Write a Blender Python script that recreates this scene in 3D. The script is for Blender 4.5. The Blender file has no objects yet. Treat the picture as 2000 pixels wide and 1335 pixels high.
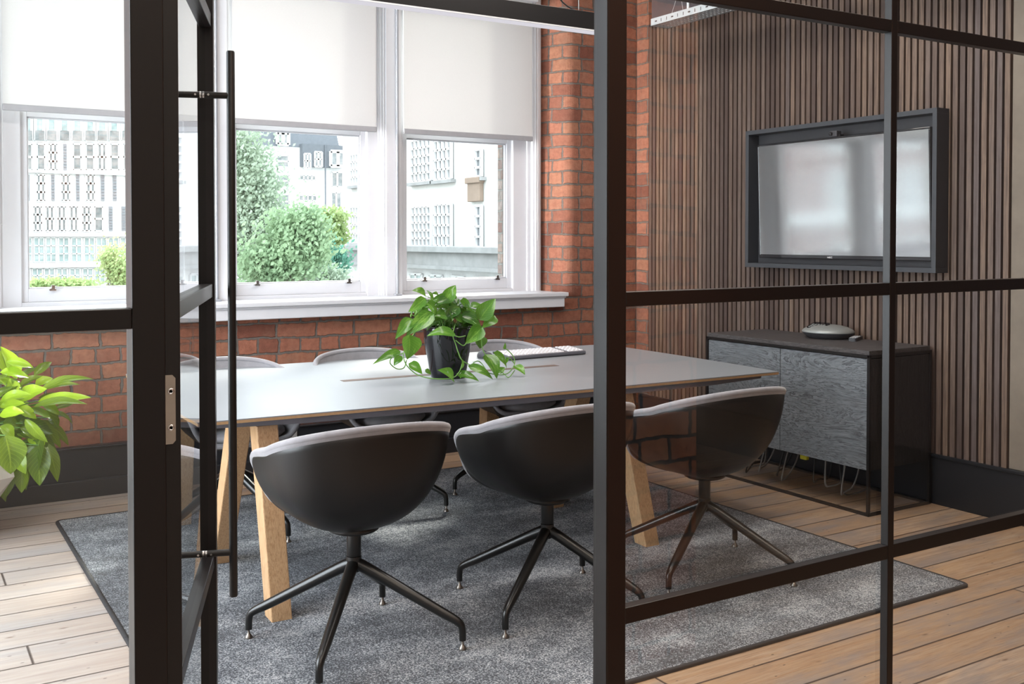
import bpy, bmesh, math, random
from mathutils import Vector, Matrix
from mathutils.geometry import tessellate_polygon
random.seed(7)
C = bpy.context.scene.collection
PI = math.pi
R = math.radians

# ------------------------------------------------------------------ camera model (used for the camera and for measuring)
F = 1991.0; H = 1.38
YAW = R(31.5); TH = R(1.2)
PY = 466 + F * math.tan(TH)
fx, fy = math.sin(YAW), math.cos(YAW)
FW = Vector((fx*math.cos(TH), fy*math.cos(TH), -math.sin(TH)))
RT = Vector((fy, -fx, 0))
UP = Vector((fx*math.sin(TH), fy*math.sin(TH), math.cos(TH)))
def on(px, py, ax, val):
    r = FW + RT*((px-1000)/F) - UP*((py-PY)/F)
    o = Vector((0, 0, H)); t = (val - o[ax]) / r[ax]
    return o + r*t

# ------------------------------------------------------------------ node material helpers
class M:
    def __init__(s, name):
        s.m = bpy.data.materials.new(name); s.m.use_nodes = True
        s.nt = s.m.node_tree; s.nt.nodes.clear()
        s.out = s.n('OutputMaterial')
    def n(s, t, **kw):
        nd = s.nt.nodes.new('ShaderNode' + t)
        for k, v in kw.items(): setattr(nd, k, v)
        return nd
    def l(s, a, b): s.nt.links.new(a, b)
    def set(s, sock, v):
        if v is None: return
        if isinstance(v, bpy.types.NodeSocket): s.l(v, sock)
        elif isinstance(v, (tuple, list)) and len(v) == 3 and sock.type == 'RGBA': sock.default_value = (*v, 1)
        else: sock.default_value = v
    def math(s, op, a, b=None, c=None, clamp=False):
        nd = s.n('Math', operation=op, use_clamp=clamp)
        s.set(nd.inputs[0], a)
        if b is not None: s.set(nd.inputs[1], b)
        if c is not None: s.set(nd.inputs[2], c)
        return nd.outputs[0]
    def mix(s, f, a, b, mode='MIX'):
        nd = s.n('Mix', data_type='RGBA', blend_type=mode)
        s.set(nd.inputs[0], f); s.set(nd.inputs[6], a); s.set(nd.inputs[7], b)
        return nd.outputs[2]
    def ramp(s, f, stops, interp='LINEAR'):
        nd = s.n('ValToRGB'); cr = nd.color_ramp; cr.interpolation = interp
        while len(cr.elements) < len(stops): cr.elements.new(.5)
        for e, (p, c) in zip(cr.elements, stops):
            e.position = p; e.color = (*c, 1) if len(c) == 3 else c
        s.l(f, nd.inputs[0]); return nd.outputs[0]
    def noise(s, vec, scale, detail=4, rough=.55, dist=0, dim='3D', w=None):
        nd = s.n('TexNoise', noise_dimensions=dim)
        if vec is not None: s.l(vec, nd.inputs['Vector'])
        nd.inputs['Scale'].default_value = scale; nd.inputs['Detail'].default_value = detail
        nd.inputs['Roughness'].default_value = rough; nd.inputs['Distortion'].default_value = dist
        return nd.outputs[0]
    def map(s, vec, sc=(1, 1, 1), loc=(0, 0, 0)):
        nd = s.n('Mapping'); s.l(vec, nd.inputs[0])
        nd.inputs['Scale'].default_value = sc; nd.inputs['Location'].default_value = loc
        return nd.outputs[0]
    def obj(s): return s.n('TexCoord').outputs['Object']
    def pos(s): return s.n('NewGeometry').outputs['Position']
    def uv(s): return s.n('TexCoord').outputs['UV']
    def bump(s, h, st=.3, d=.01, normal=None):
        nd = s.n('Bump'); nd.inputs['Strength'].default_value = st; nd.inputs['Distance'].default_value = d
        s.l(h, nd.inputs['Height'])
        if normal is not None: s.l(normal, nd.inputs['Normal'])
        return nd.outputs[0]
    def bsdf(s, color=None, rough=.5, metal=0, spec=.5, normal=None, **kw):
        b = s.n('BsdfPrincipled')
        s.set(b.inputs['Base Color'], color); s.set(b.inputs['Roughness'], rough)
        s.set(b.inputs['Metallic'], metal); s.set(b.inputs['Specular IOR Level'], spec)
        if normal is not None: s.l(normal, b.inputs['Normal'])
        for k, v in kw.items(): s.set(b.inputs[k.replace('_', ' ')], v)
        s.l(b.outputs[0], s.out.inputs[0]); return b

def simple(name, color, rough=.5, metal=0, spec=.5, var=.06, scale=30, bump=0, bd=.002, **kw):
    m = M(name); p = m.obj()
    nz = m.noise(p, scale)
    c2 = tuple(max(0, c*(1-var*2)) for c in color)
    col = m.mix(nz, c2, tuple(min(1, c*(1+var)) for c in color))
    nrm = m.bump(nz, bump, bd) if bump else None
    m.bsdf(col, rough, metal, spec, nrm, **kw)
    return m.m

MT = {}
MT['black_metal'] = simple('black_metal', (.008, .007, .007), .36, 0, .35)
MT['partition_metal'] = simple('partition_metal', (.008, .0062, .006), .32, 0, .3, scale=8)
MT['chair_metal'] = simple('chair_metal', (.008, .0075, .007), .28, 0, .5)
MT['chair_plastic'] = simple('chair_plastic', (.010, .009, .0085), .40, 0, .4)
MT['chrome'] = simple('chrome', (.6, .6, .6), .18, 1)
MT['brushed_steel'] = simple('brushed_steel', (.42, .38, .33), .38, 1)
MT['socket_steel'] = simple('socket_steel', (.5, .49, .48), .35, .6)
MT['rubber'] = simple('rubber', (.008, .008, .008), .7)
MT['white_paint'] = simple('white_paint', (.62, .62, .65), .35, 0, .5, .02, 12, .1, .002)
MT['grey_strip'] = simple('grey_strip', (.30, .31, .34), .45)
MT['skirting'] = simple('skirting', (.012, .013, .016), .32, 0, .5, .1, 5, .04, .002)
MT['plaster'] = simple('plaster', (.085, .072, .078), .8, 0, .3, .08, 6, .2, .003)
MT['ceiling'] = simple('ceiling', (.62, .6, .58), .9, 0, .2, .03, 5)
MT['white_wall'] = simple('white_wall', (.62, .60, .57), .85, 0, .2, .04, 6, .2, .003)
MT['gloss_black'] = simple('gloss_black', (.006, .006, .008), .06, 0, .6)
MT['dark_grey'] = simple('dark_grey', (.04, .04, .045), .5)
MT['grey_plastic'] = simple('grey_plastic', (.30, .31, .30), .35, .3)
MT['pale_oak'] = simple('pale_oak', (.20, .165, .13), .6, 0, .3, .15, 10)
MT['bevel'] = simple('bevel', (.13, .13, .15), .5)
MT['soil'] = simple('soil', (.03, .02, .013), .9, 0, .3, .3, 60, .6, .01)
MT['cable_grey'] = simple('cable_grey', (.18, .17, .16), .5)
MT['cable_black'] = simple('cable_black', (.012, .012, .012), .5)
MT['yellow'] = simple('yellow', (.55, .5, .02), .5)
MT['key_white'] = simple('key_white', (.72, .70, .72), .45)
MT['kb_body'] = simple('kb_body', (.10, .10, .115), .4)
MT['tray_metal'] = simple('tray_metal', (.62, .66, .68), .4, .35)
MT['planter'] = simple('planter', (.55, .50, .45), .55, 0, .4, .12, 9)

def mk_fabric(name, a, b):
    m = M(name); p = m.obj()
    w = m.noise(p, 900, 2); n2 = m.noise(p, 25, 3)
    col = m.mix(m.math('MULTIPLY', m.math('ADD', w, n2), .5), a, b)
    m.bsdf(col, .95, 0, .2, m.bump(w, .5, .001), Sheen_Weight=.6, Sheen_Roughness=.4)
    return m.m
MT['fabric'] = mk_fabric('grey_fabric', (.15, .145, .155), (.38, .365, .385))

def mk_brick(name, c1, c2, mortar, bw=.245, rh=.088, rough_mix=.55, offset=(0, 0, 0)):
    m = M(name)
    uv = m.map(m.uv(), (1, 1, 1), offset)
    d = m.n('TexNoise'); m.l(uv, d.inputs['Vector']); d.inputs['Scale'].default_value = 6; d.inputs['Detail'].default_value = 3
    sub = m.n('VectorMath', operation='SUBTRACT'); m.l(d.outputs['Color'], sub.inputs[0]); sub.inputs[1].default_value = (.5, .5, .5)
    sc = m.n('VectorMath', operation='SCALE'); m.l(sub.outputs[0], sc.inputs[0]); sc.inputs['Scale'].default_value = .034
    d2 = m.n('TexNoise'); m.l(uv, d2.inputs['Vector']); d2.inputs['Scale'].default_value = 45; d2.inputs['Detail'].default_value = 3
    sub2 = m.n('VectorMath', operation='SUBTRACT'); m.l(d2.outputs['Color'], sub2.inputs[0]); sub2.inputs[1].default_value = (.5, .5, .5)
    sc2 = m.n('VectorMath', operation='SCALE'); m.l(sub2.outputs[0], sc2.inputs[0]); sc2.inputs['Scale'].default_value = .014
    ad = m.n('VectorMath', operation='ADD'); m.l(uv, ad.inputs[0]); m.l(sc.outputs[0], ad.inputs[1])
    ad2 = m.n('VectorMath', operation='ADD'); m.l(ad.outputs[0], ad2.inputs[0]); m.l(sc2.outputs[0], ad2.inputs[1])
    b = m.n('TexBrick', offset=.5, offset_frequency=2, squash=.52, squash_frequency=2)
    m.l(ad2.outputs[0], b.inputs['Vector'])
    b.inputs['Color1'].default_value = (0, 0, 0, 1); b.inputs['Color2'].default_value = (1, 1, 1, 1)
    b.inputs['Mortar'].default_value = (.5, .5, .5, 1)
    b.inputs['Scale'].default_value = 1; b.inputs['Mortar Size'].default_value = .0075
    b.inputs['Mortar Smooth'].default_value = .35; b.inputs['Bias'].default_value = 0
    b.inputs['Brick Width'].default_value = bw; b.inputs['Row Height'].default_value = rh
    per = m.ramp(b.outputs['Color'], [(0, c1), (.35, tuple(x*.8 for x in c2)), (.7, c2), (1, tuple(x*.6+y*.4 for x, y in zip(c2, (.33, .18, .10))))])
    n1 = m.noise(uv, 28, 6, .65); n2 = m.noise(uv, 7, 4, .6); n3 = m.noise(uv, 140, 3, .6)
    col = m.mix(m.ramp(n1, [(.3, (0, 0, 0)), (.75, (1, 1, 1))]), m.mix(.5, per, (.07, .02, .012)), per)
    col = m.mix(m.ramp(n2, [(.52, (0, 0, 0)), (.8, (.55, .55, .55))]), col, (.20, .125, .085))
    # pits and pale flecks
    col = m.mix(m.ramp(n3, [(.70, (0, 0, 0)), (.78, (.5, .5, .5))]), col, (.45, .36, .30))
    col = m.mix(m.ramp(n3, [(.22, (.8, .8, .8)), (.30, (0, 0, 0))]), col, (.03, .015, .012))
    mcol = m.mix(n1, tuple(x*.5 for x in mortar), tuple(x*1.5 for x in mortar))
    fac = m.math('ADD', b.outputs['Fac'], m.ramp(n2, [(.66, (0, 0, 0)), (.75, (.7, .7, .7))]), clamp=True)
    fac = b.outputs['Fac']
    col = m.mix(fac, col, mcol)
    hgt = m.math('SUBTRACT', m.math('MULTIPLY_ADD', n1, .45, m.math('MULTIPLY', n3, .18)), b.outputs['Fac'])
    m.bsdf(col, .82, 0, .35, m.bump(hgt, .85, .012))
    return m.m
MT['brick'] = mk_brick('red_brick', (.17, .058, .038), (.37, .145, .090), (.12, .100, .088))
MT['brick_corridor'] = mk_brick('corridor_brick', (.50, .15, .07), (.70, .27, .13), (.06, .05, .045), .24, .084, offset=(.1, .03, 0))
MT['brick_pale'] = mk_brick('outside_brick', (.25, .16, .14), (.40, .34, .31), (.25, .24, .22), .2, .075)

def mk_floor():
    m = M('floor_boards'); p = m.pos()
    sx = m.n('SeparateXYZ'); m.l(p, sx.inputs[0])
    x, y = sx.outputs[0], sx.outputs[1]
    yw = m.math('ADD', y, m.math('MULTIPLY', m.math('SUBTRACT', m.noise(m.map(p, (.7, .7, 1)), 1.3, 1), .5), .012))
    q = m.math('DIVIDE', m.math('ADD', yw, 10.0 - .018), .1765)
    idx = m.math('FLOOR', q); fr = m.math('FRACT', q)
    wn = m.n('TexWhiteNoise', noise_dimensions='1D'); m.l(idx, wn.inputs['W'])
    r1 = wn.outputs['Value']
    # board end joints
    seg = m.math('DIVIDE', m.math('ADD', x, m.math('MULTIPLY', r1, 9.0)), 4.6)
    sidx = m.math('FLOOR', seg); sfr = m.math('FRACT', seg)
    wn2 = m.n('TexWhiteNoise', noise_dimensions='2D')
    cb = m.n('CombineXYZ'); m.l(idx, cb.inputs[0]); m.l(sidx, cb.inputs[1]); m.l(cb.outputs[0], wn2.inputs['Vector'])
    r2 = wn2.outputs['Value']
    off = m.n('CombineXYZ'); m.l(m.math('MULTIPLY', r2, 37), off.inputs[0]); m.l(m.math('MULTIPLY', r2, 11), off.inputs[1])
    ad = m.n('VectorMath', operation='ADD'); m.l(p, ad.inputs[0]); m.l(off.outputs[0], ad.inputs[1]); v = ad.outputs[0]
    grain = m.noise(m.map(v, (1.3, 26, 1)), 2.2, 8, .62, .6)
    fine = m.noise(m.map(v, (5, 130, 1)), 2, 4, .6)
    blotch = m.noise(m.map(v, (1.6, 5, 1)), 1.1, 5, .6)
    base = m.mix(r2, (.34, .235, .155), (.50, .375, .27))
    col = m.mix(m.ramp(grain, [(.35, (0, 0, 0)), (.7, (1, 1, 1))]), m.mix(.8, base, (.27, .145, .075)), base)
    col = m.mix(m.ramp(fine, [(.3, (.8, .8, .8)), (.52, (0, 0, 0))]), col, (.17, .10, .06))
    col = m.mix(m.ramp(blotch, [(.5, (0, 0, 0)), (.75, (.6, .6, .6))]), col, (.42, .25, .12))
    # grey worn patches
    wear = m.noise(m.map(v, (1.0, 4, 1), (3, 5, 0)), .8, 5, .7)
    col = m.mix(m.ramp(wear, [(.47, (0, 0, 0)), (.62, (.85, .85, .85))]), col, (.19, .165, .16))
    # glare painted into the boards, paler towards the left of the room
    lf = m.math('MULTIPLY_ADD', x, -.6, 1.0, clamp=True)
    lf = m.math('MULTIPLY', lf, .8)
    col = m.mix(lf, col, m.mix(grain, (.25, .225, .215), (.56, .525, .51)))
    # knots and nail holes
    vo = m.n('TexVoronoi', feature='F1'); m.l(m.map(v, (3.2, 9, 1)), vo.inputs['Vector']); vo.inputs['Scale'].default_value = 1.3
    kn = m.ramp(vo.outputs['Distance'], [(.03, (1, 1, 1)), (.09, (0, 0, 0))])
    col = m.mix(m.math('MULTIPLY', kn, .8), col, (.09, .045, .025))
    vo2 = m.n('TexVoronoi', feature='F1'); m.l(m.map(v, (9, 22, 1)), vo2.inputs['Vector']); vo2.inputs['Scale'].default_value = 1.2
    col = m.mix(m.ramp(vo2.outputs['Distance'], [(.05, (.85, .85, .85)), (.085, (0, 0, 0))]), col, (.04, .025, .02))
    gap = m.math('SUBTRACT', 1, m.math('MULTIPLY', m.math('MINIMUM', fr, m.math('SUBTRACT', 1, fr)), 34, clamp=True), clamp=True)
    jgap = m.math('SUBTRACT', 1, m.math('MULTIPLY', m.math('MINIMUM', sfr, m.math('SUBTRACT', 1, sfr)), 900, clamp=True), clamp=True)
    g = m.math('MAXIMUM', gap, jgap)
    col = m.mix(m.math('POWER', g, .45), col, (.022, .011, .009))
    h = m.math('SUBTRACT', m.math('MULTIPLY', grain, .3), g)
    m.bsdf(col, m.math('MULTIPLY_ADD', wear, .3, .30), 0, .5, m.bump(h, .4, .005))
    return m.m
MT['floor'] = mk_floor()

def mk_rug():
    m = M('rug_pile'); p = m.pos()
    f1 = m.noise(p, 170, 3, .85); f2 = m.noise(m.map(p, (30, 85, 1)), 1.6, 4, .7)
    patch = m.noise(m.map(p, (1.6, 2.6, 1)), 1.4, 5, .68)
    sc = m.noise(m.map(p, (9, 3, 1)), 3.0, 5, .75)
    k = m.math('ADD', m.math('MULTIPLY', patch, 1.9), m.math('ADD', m.math('MULTIPLY', sc, .55), m.math('MULTIPLY', f2, .45)))
    k = m.math('ADD', m.math('SUBTRACT', k, 1.05), m.math('MULTIPLY', m.math('SUBTRACT', f1, .5), 4.6))
    col = m.ramp(k, [(0.0, (.012, .015, .021)), (.28, (.052, .063, .082)), (.55, (.18, .20, .225)), (1.0, (.62, .62, .63))])
    m.bsdf(col, .95, 0, .15, m.bump(m.math('ADD', f1, f2), 1.0, .008), Sheen_Weight=.2)
    return m.m
MT['rug'] = mk_rug()
MT['rug_binding'] = simple('rug_binding', (.012, .013, .016), .8, bump=.4, scale=200)

def mk_slats():
    m = M('walnut_slats'); p = m.pos()
    sx = m.n('SeparateXYZ'); m.l(p, sx.inputs[0])
    idx = m.math('FLOOR', m.math('DIVIDE', sx.outputs[1], .0405))
    wn = m.n('TexWhiteNoise', noise_dimensions='1D'); m.l(idx, wn.inputs['W'])
    cb = m.n('CombineXYZ'); m.l(m.math('MULTIPLY', wn.outputs['Value'], 50), cb.inputs[2])
    ad = m.n('VectorMath', operation='ADD'); m.l(p, ad.inputs[0]); m.l(cb.outputs[0], ad.inputs[1])
    g = m.noise(m.map(ad.outputs[0], (60, 60, 2.2)), 2, 7, .6, .8)
    base = m.ramp(wn.outputs['Value'], [(0, (.058, .039, .034)), (.35, (.12, .083, .066)), (.65, (.185, .124, .088)), (1, (.108, .084, .080))])
    col = m.mix(m.ramp(g, [(.35, (.75, .75, .75)), (.6, (0, 0, 0))]), base, (.055, .034, .028))
    m.bsdf(col, .5, 0, .35, m.bump(g, .25, .002))
    return m.m
MT['slats'] = mk_slats()

def mk_wood(name, a, b, dark, vert=2, rough=.45, scale=1.0, spec=.4, rings=True, axis=(14, 14, .9), bstr=.25, pm=.7, fr=11):
    m = M(name); p = m.obj()
    v = m.map(p, axis)
    n1 = m.noise(v, 1.6*scale, 6, .6, 1.2)
    w = m.math('FRACT', m.math('MULTIPLY', n1, fr))
    line = m.ramp(w, [(0, (0, 0, 0)), (.12, (1, 1, 1)), (.75, (.55, .55, .55)), (1, (0, 0, 0))])
    pore = m.noise(m.map(p, tuple(x*9 for x in axis)), 3, 3, .6)
    col = m.mix(line if rings else n1, b, a)
    col = m.mix(m.ramp(pore, [(.35, (pm, pm, pm)), (.5, (0, 0, 0))]), col, dark)
    m.bsdf(col, rough, 0, spec, m.bump(m.math('ADD', line, pore), bstr, .002))
    return m.m
MT['oak'] = mk_wood('oak_leg', (.56, .36, .20), (.44, .26, .13), (.30, .16, .08), bstr=.1)
MT['dark_oak'] = mk_wood('dark_stained_oak', (.19, .205, .22), (.050, .055, .061), (.020, .021, .024), axis=(3, .8, 4.6), rough=.42, spec=.6, scale=1.1, bstr=.35, pm=.3, fr=16)  # door fronts paler and bluer, window sheen painted into the colour
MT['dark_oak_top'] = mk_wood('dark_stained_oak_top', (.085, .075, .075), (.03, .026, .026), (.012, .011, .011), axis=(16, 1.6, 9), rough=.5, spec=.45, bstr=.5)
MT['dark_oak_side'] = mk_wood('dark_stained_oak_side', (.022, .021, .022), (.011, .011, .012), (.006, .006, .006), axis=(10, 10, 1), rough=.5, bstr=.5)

def mk_ply():
    m = M('ply_edge'); p = m.obj()
    sx = m.n('SeparateXYZ'); m.l(p, sx.inputs[0])
    f = m.math('FRACT', m.math('MULTIPLY', sx.outputs[2], 330))
    n = m.noise(p, 80)
    col = m.mix(m.math('GREATER_THAN', f, .5), (.44, .26, .12), (.30, .165, .07))
    m.bsdf(m.mix(n, col, (.5, .31, .16)), .5)
    return m.m
MT['ply'] = mk_ply()
def mk_lino():
    m = M('grey_linoleum'); p = m.obj()
    n = m.noise(p, 3, 5, .6); n2 = m.noise(p, 400, 2)
    col = m.mix(n, (.20, .215, .235), (.24, .255, .27))
    m.bsdf(col, m.math('MULTIPLY_ADD', n, .12, .30), 0, .55, m.bump(n2, .04, .001))
    return m.m
MT['lino'] = mk_lino()

def mk_blind():
    m = M('blind_fabric'); p = m.pos()
    w = m.noise(m.map(p, (1, 1, 6)), 90, 3, .6); w2 = m.noise(m.map(p, (6, 1, 1)), 90, 3, .6)
    t = m.math('MULTIPLY', m.math('ADD', w, w2), .5)
    col = m.mix(t, (.50, .495, .49), (.60, .595, .59))
    d = m.n('BsdfDiffuse'); m.set(d.inputs[0], col)
    tr = m.n('BsdfTranslucent'); m.set(tr.inputs[0], m.mix(t, (.75, .745, .73), (.88, .875, .86)))
    mx = m.n('MixShader'); mx.inputs[0].default_value = .085
    m.l(d.outputs[0], mx.inputs[1]); m.l(tr.outputs[0], mx.inputs[2]); m.l(mx.outputs[0], m.out.inputs[0])
    return m.m
MT['blind'] = mk_blind()
MT['blind_bar'] = simple('blind_bar', (.30, .295, .31), .5)
MT['chain'] = simple('chain', (.55, .55, .56), .4)

def mk_glass(name, tint=(1, 1, 1), k=1.0, base=.08, rough=0.0):
    m = M(name); g = m.n('NewGeometry')
    dp = m.n('VectorMath', operation='DOT_PRODUCT'); m.l(g.outputs['Incoming'], dp.inputs[0]); m.l(g.outputs['Normal'], dp.inputs[1])
    c = m.math('ABSOLUTE', dp.outputs['Value'])
    f = m.math('MULTIPLY_ADD', m.math('POWER', m.math('SUBTRACT', 1, c, clamp=True), 4.5), 1-base, base, clamp=True)
    smudge = m.noise(m.pos(), 2.5, 4, .6)
    f = m.math('MULTIPLY', f, m.math('MULTIPLY_ADD', smudge, .1, k), clamp=True)
    t = m.n('BsdfTransparent'); m.set(t.inputs[0], tint)
    gl = m.n('BsdfGlossy'); gl.inputs['Roughness'].default_value = rough
    mx = m.n('MixShader'); m.l(f, mx.inputs[0]); m.l(t.outputs[0], mx.inputs[1]); m.l(gl.outputs[0], mx.inputs[2])
    m.l(mx.outputs[0], m.out.inputs[0]); return m.m
MT['glass'] = mk_glass('partition_glass', (.95, .97, .965), 1.0, .075)
MT['door_glass'] = mk_glass('door_glass', (.95, .97, .965), 1.0, .08)
MT['window_glass'] = mk_glass('window_glass', (.96, .985, .98), 1.0, .06)

def mk_screen():
    m = M('tv_screen'); n = m.noise(m.obj(), 4)
    m.bsdf(m.mix(n, (.03, .033, .034), (.036, .04, .041)), .075, 0, .5, IOR=3.6)
    return m.m
MT['screen'] = mk_screen()

def mk_leaf(name, a, b, back, trans=.45, rough=.35, varieg=0.0):
    m = M(name); uv = m.uv(); sx = m.n('SeparateXYZ'); m.l(uv, sx.inputs[0])
    n = m.noise(m.obj(), 9, 4, .6)
    v = m.math('ABSOLUTE', m.math('SUBTRACT', sx.outputs[0], .5))
    vein = m.math('FRACT', m.math('MULTIPLY', m.math('ADD', sx.outputs[1], m.math('MULTIPLY', v, -.6)), 9))
    vs = m.ramp(vein, [(0, (.8, .8, .8)), (.12, (0, 0, 0)), (.9, (0, 0, 0)), (1, (.8, .8, .8))])
    mid = m.math('LESS_THAN', v, .025)
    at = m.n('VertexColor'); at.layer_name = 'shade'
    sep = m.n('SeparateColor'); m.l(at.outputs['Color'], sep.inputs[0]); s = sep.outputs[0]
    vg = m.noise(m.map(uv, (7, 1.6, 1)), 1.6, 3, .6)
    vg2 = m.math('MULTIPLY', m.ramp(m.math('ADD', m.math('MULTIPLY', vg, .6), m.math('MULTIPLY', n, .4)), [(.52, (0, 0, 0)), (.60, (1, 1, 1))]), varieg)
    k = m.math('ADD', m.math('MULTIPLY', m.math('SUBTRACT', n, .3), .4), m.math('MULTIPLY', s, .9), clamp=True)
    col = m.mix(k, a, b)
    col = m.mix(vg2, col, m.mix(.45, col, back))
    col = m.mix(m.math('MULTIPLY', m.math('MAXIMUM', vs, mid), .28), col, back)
    pb = m.n('BsdfPrincipled'); m.set(pb.inputs['Base Color'], col); pb.inputs['Roughness'].default_value = rough
    pb.inputs['Specular IOR Level'].default_value = .5
    m.l(m.bump(vs, -.25, .004), pb.inputs['Normal'])
    tr = m.n('BsdfTranslucent'); m.set(tr.inputs[0], m.mix(.55, col, back))
    mx = m.n('MixShader'); mx.inputs[0].default_value = trans
    m.l(pb.outputs[0], mx.inputs[1]); m.l(tr.outputs[0], mx.inputs[2]); m.l(mx.outputs[0], m.out.inputs[0])
    return m.m
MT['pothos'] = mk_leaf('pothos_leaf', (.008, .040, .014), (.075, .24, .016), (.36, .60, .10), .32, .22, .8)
MT['lily'] = mk_leaf('lily_leaf', (.006, .035, .014), (.40, .62, .03), (.66, .85, .10), .42, .22)  # lime end colour includes the sunlight glowing through the leaves
MT['vine'] = simple('vine', (.14, .30, .06), .5)
MT['lily_stem'] = simple('lily_stem', (.10, .22, .04), .5)
def mk_tree(name, a, b):
    m = M(name); n = m.noise(m.pos(), .9, 4, .7)
    col = m.mix(n, a, b)
    d = m.n('BsdfDiffuse'); m.set(d.inputs[0], col); t = m.n('BsdfTranslucent'); m.set(t.inputs[0], col)
    mx = m.n('MixShader'); mx.inputs[0].default_value = .4
    m.l(d.outputs[0], mx.inputs[1]); m.l(t.outputs[0], mx.inputs[2]); m.l(mx.outputs[0], m.out.inputs[0]); return m.m
MT['tree_pale'] = mk_tree('tree_pale', (0.260, 0.330, 0.250), (0.520, 0.600, 0.460))  # all tree greens lightened so the colour carries the outdoor haze
MT['tree_mid'] = mk_tree('tree_mid', (0.200, 0.300, 0.190), (0.420, 0.540, 0.320))
MT['tree_teal'] = mk_tree('tree_teal', (0.100, 0.270, 0.200), (0.220, 0.450, 0.330))
MT['tree_lime'] = mk_tree('tree_lime', (0.260, 0.440, 0.160), (0.600, 0.620, 0.340))
MT['bark'] = simple('bark', (.22, .19, .16), .9)
MT['ext_white'] = simple('ext_white', (.72, .72, .715), .9, 0, .2, .02, .3)
MT['ext_cream'] = simple('ext_cream', (.56, .555, .53), .9, 0, .2, .03, .4)
MT['ext_grey'] = simple('ext_grey', (0.210, 0.220, 0.230), .8, 0, .3, .1, .6)
MT['ext_panel'] = simple('ext_panel', (0.250, 0.255, 0.270), .8, 0, .3, .06, 2)
MT['ext_slate'] = simple('ext_slate', (0.135, 0.145, 0.160), .8, 0, .3, .1, 2)
MT['ext_stone'] = simple('ext_stone', (0.320, 0.320, 0.315), .9, 0, .2, .18, 1.2)
MT['ext_brown'] = simple('ext_brown', (0.275, 0.210, 0.165), .9, 0, .2, .1, 2)
MT['ext_ground'] = simple('ext_ground', (0.250, 0.260, 0.250), .9, 0, .2, .1, .2)
def mk_extglass(name, stops):
    m = M(name); n = m.noise(m.map(m.pos(), (1, 1, 1.3)), .8, 4, .7)
    m.bsdf(m.ramp(n, stops), .4, 0, .5)
    return m.m
MT['ext_glass'] = mk_extglass('ext_glass', [(.3, (0.084, 0.099, 0.099)), (.5, (0.198, 0.209, 0.209)), (.62, (0.287, 0.271, 0.261)), (.72, (0.156, 0.188, 0.172))])  # pane tones lifted, bloom and haze mixed into the colour
MT['ext_glass_teal'] = mk_extglass('ext_glass_teal', [(.3, (0.181, 0.261, 0.254)), (.5, (0.326, 0.399, 0.392)), (.7, (0.450, 0.493, 0.478))])
def mk_emit(name, col, st):
    m = M(name); e = m.n('Emission'); n = m.noise(m.obj(), 2)
    m.set(e.inputs[0], m.mix(n, col, tuple(c*.97 for c in col))); e.inputs[1].default_value = st
    m.l(e.outputs[0], m.out.inputs[0]); return m.m
MT['led'] = mk_emit('led_diffuser', (.95, .92, 1.0), .75)

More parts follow.
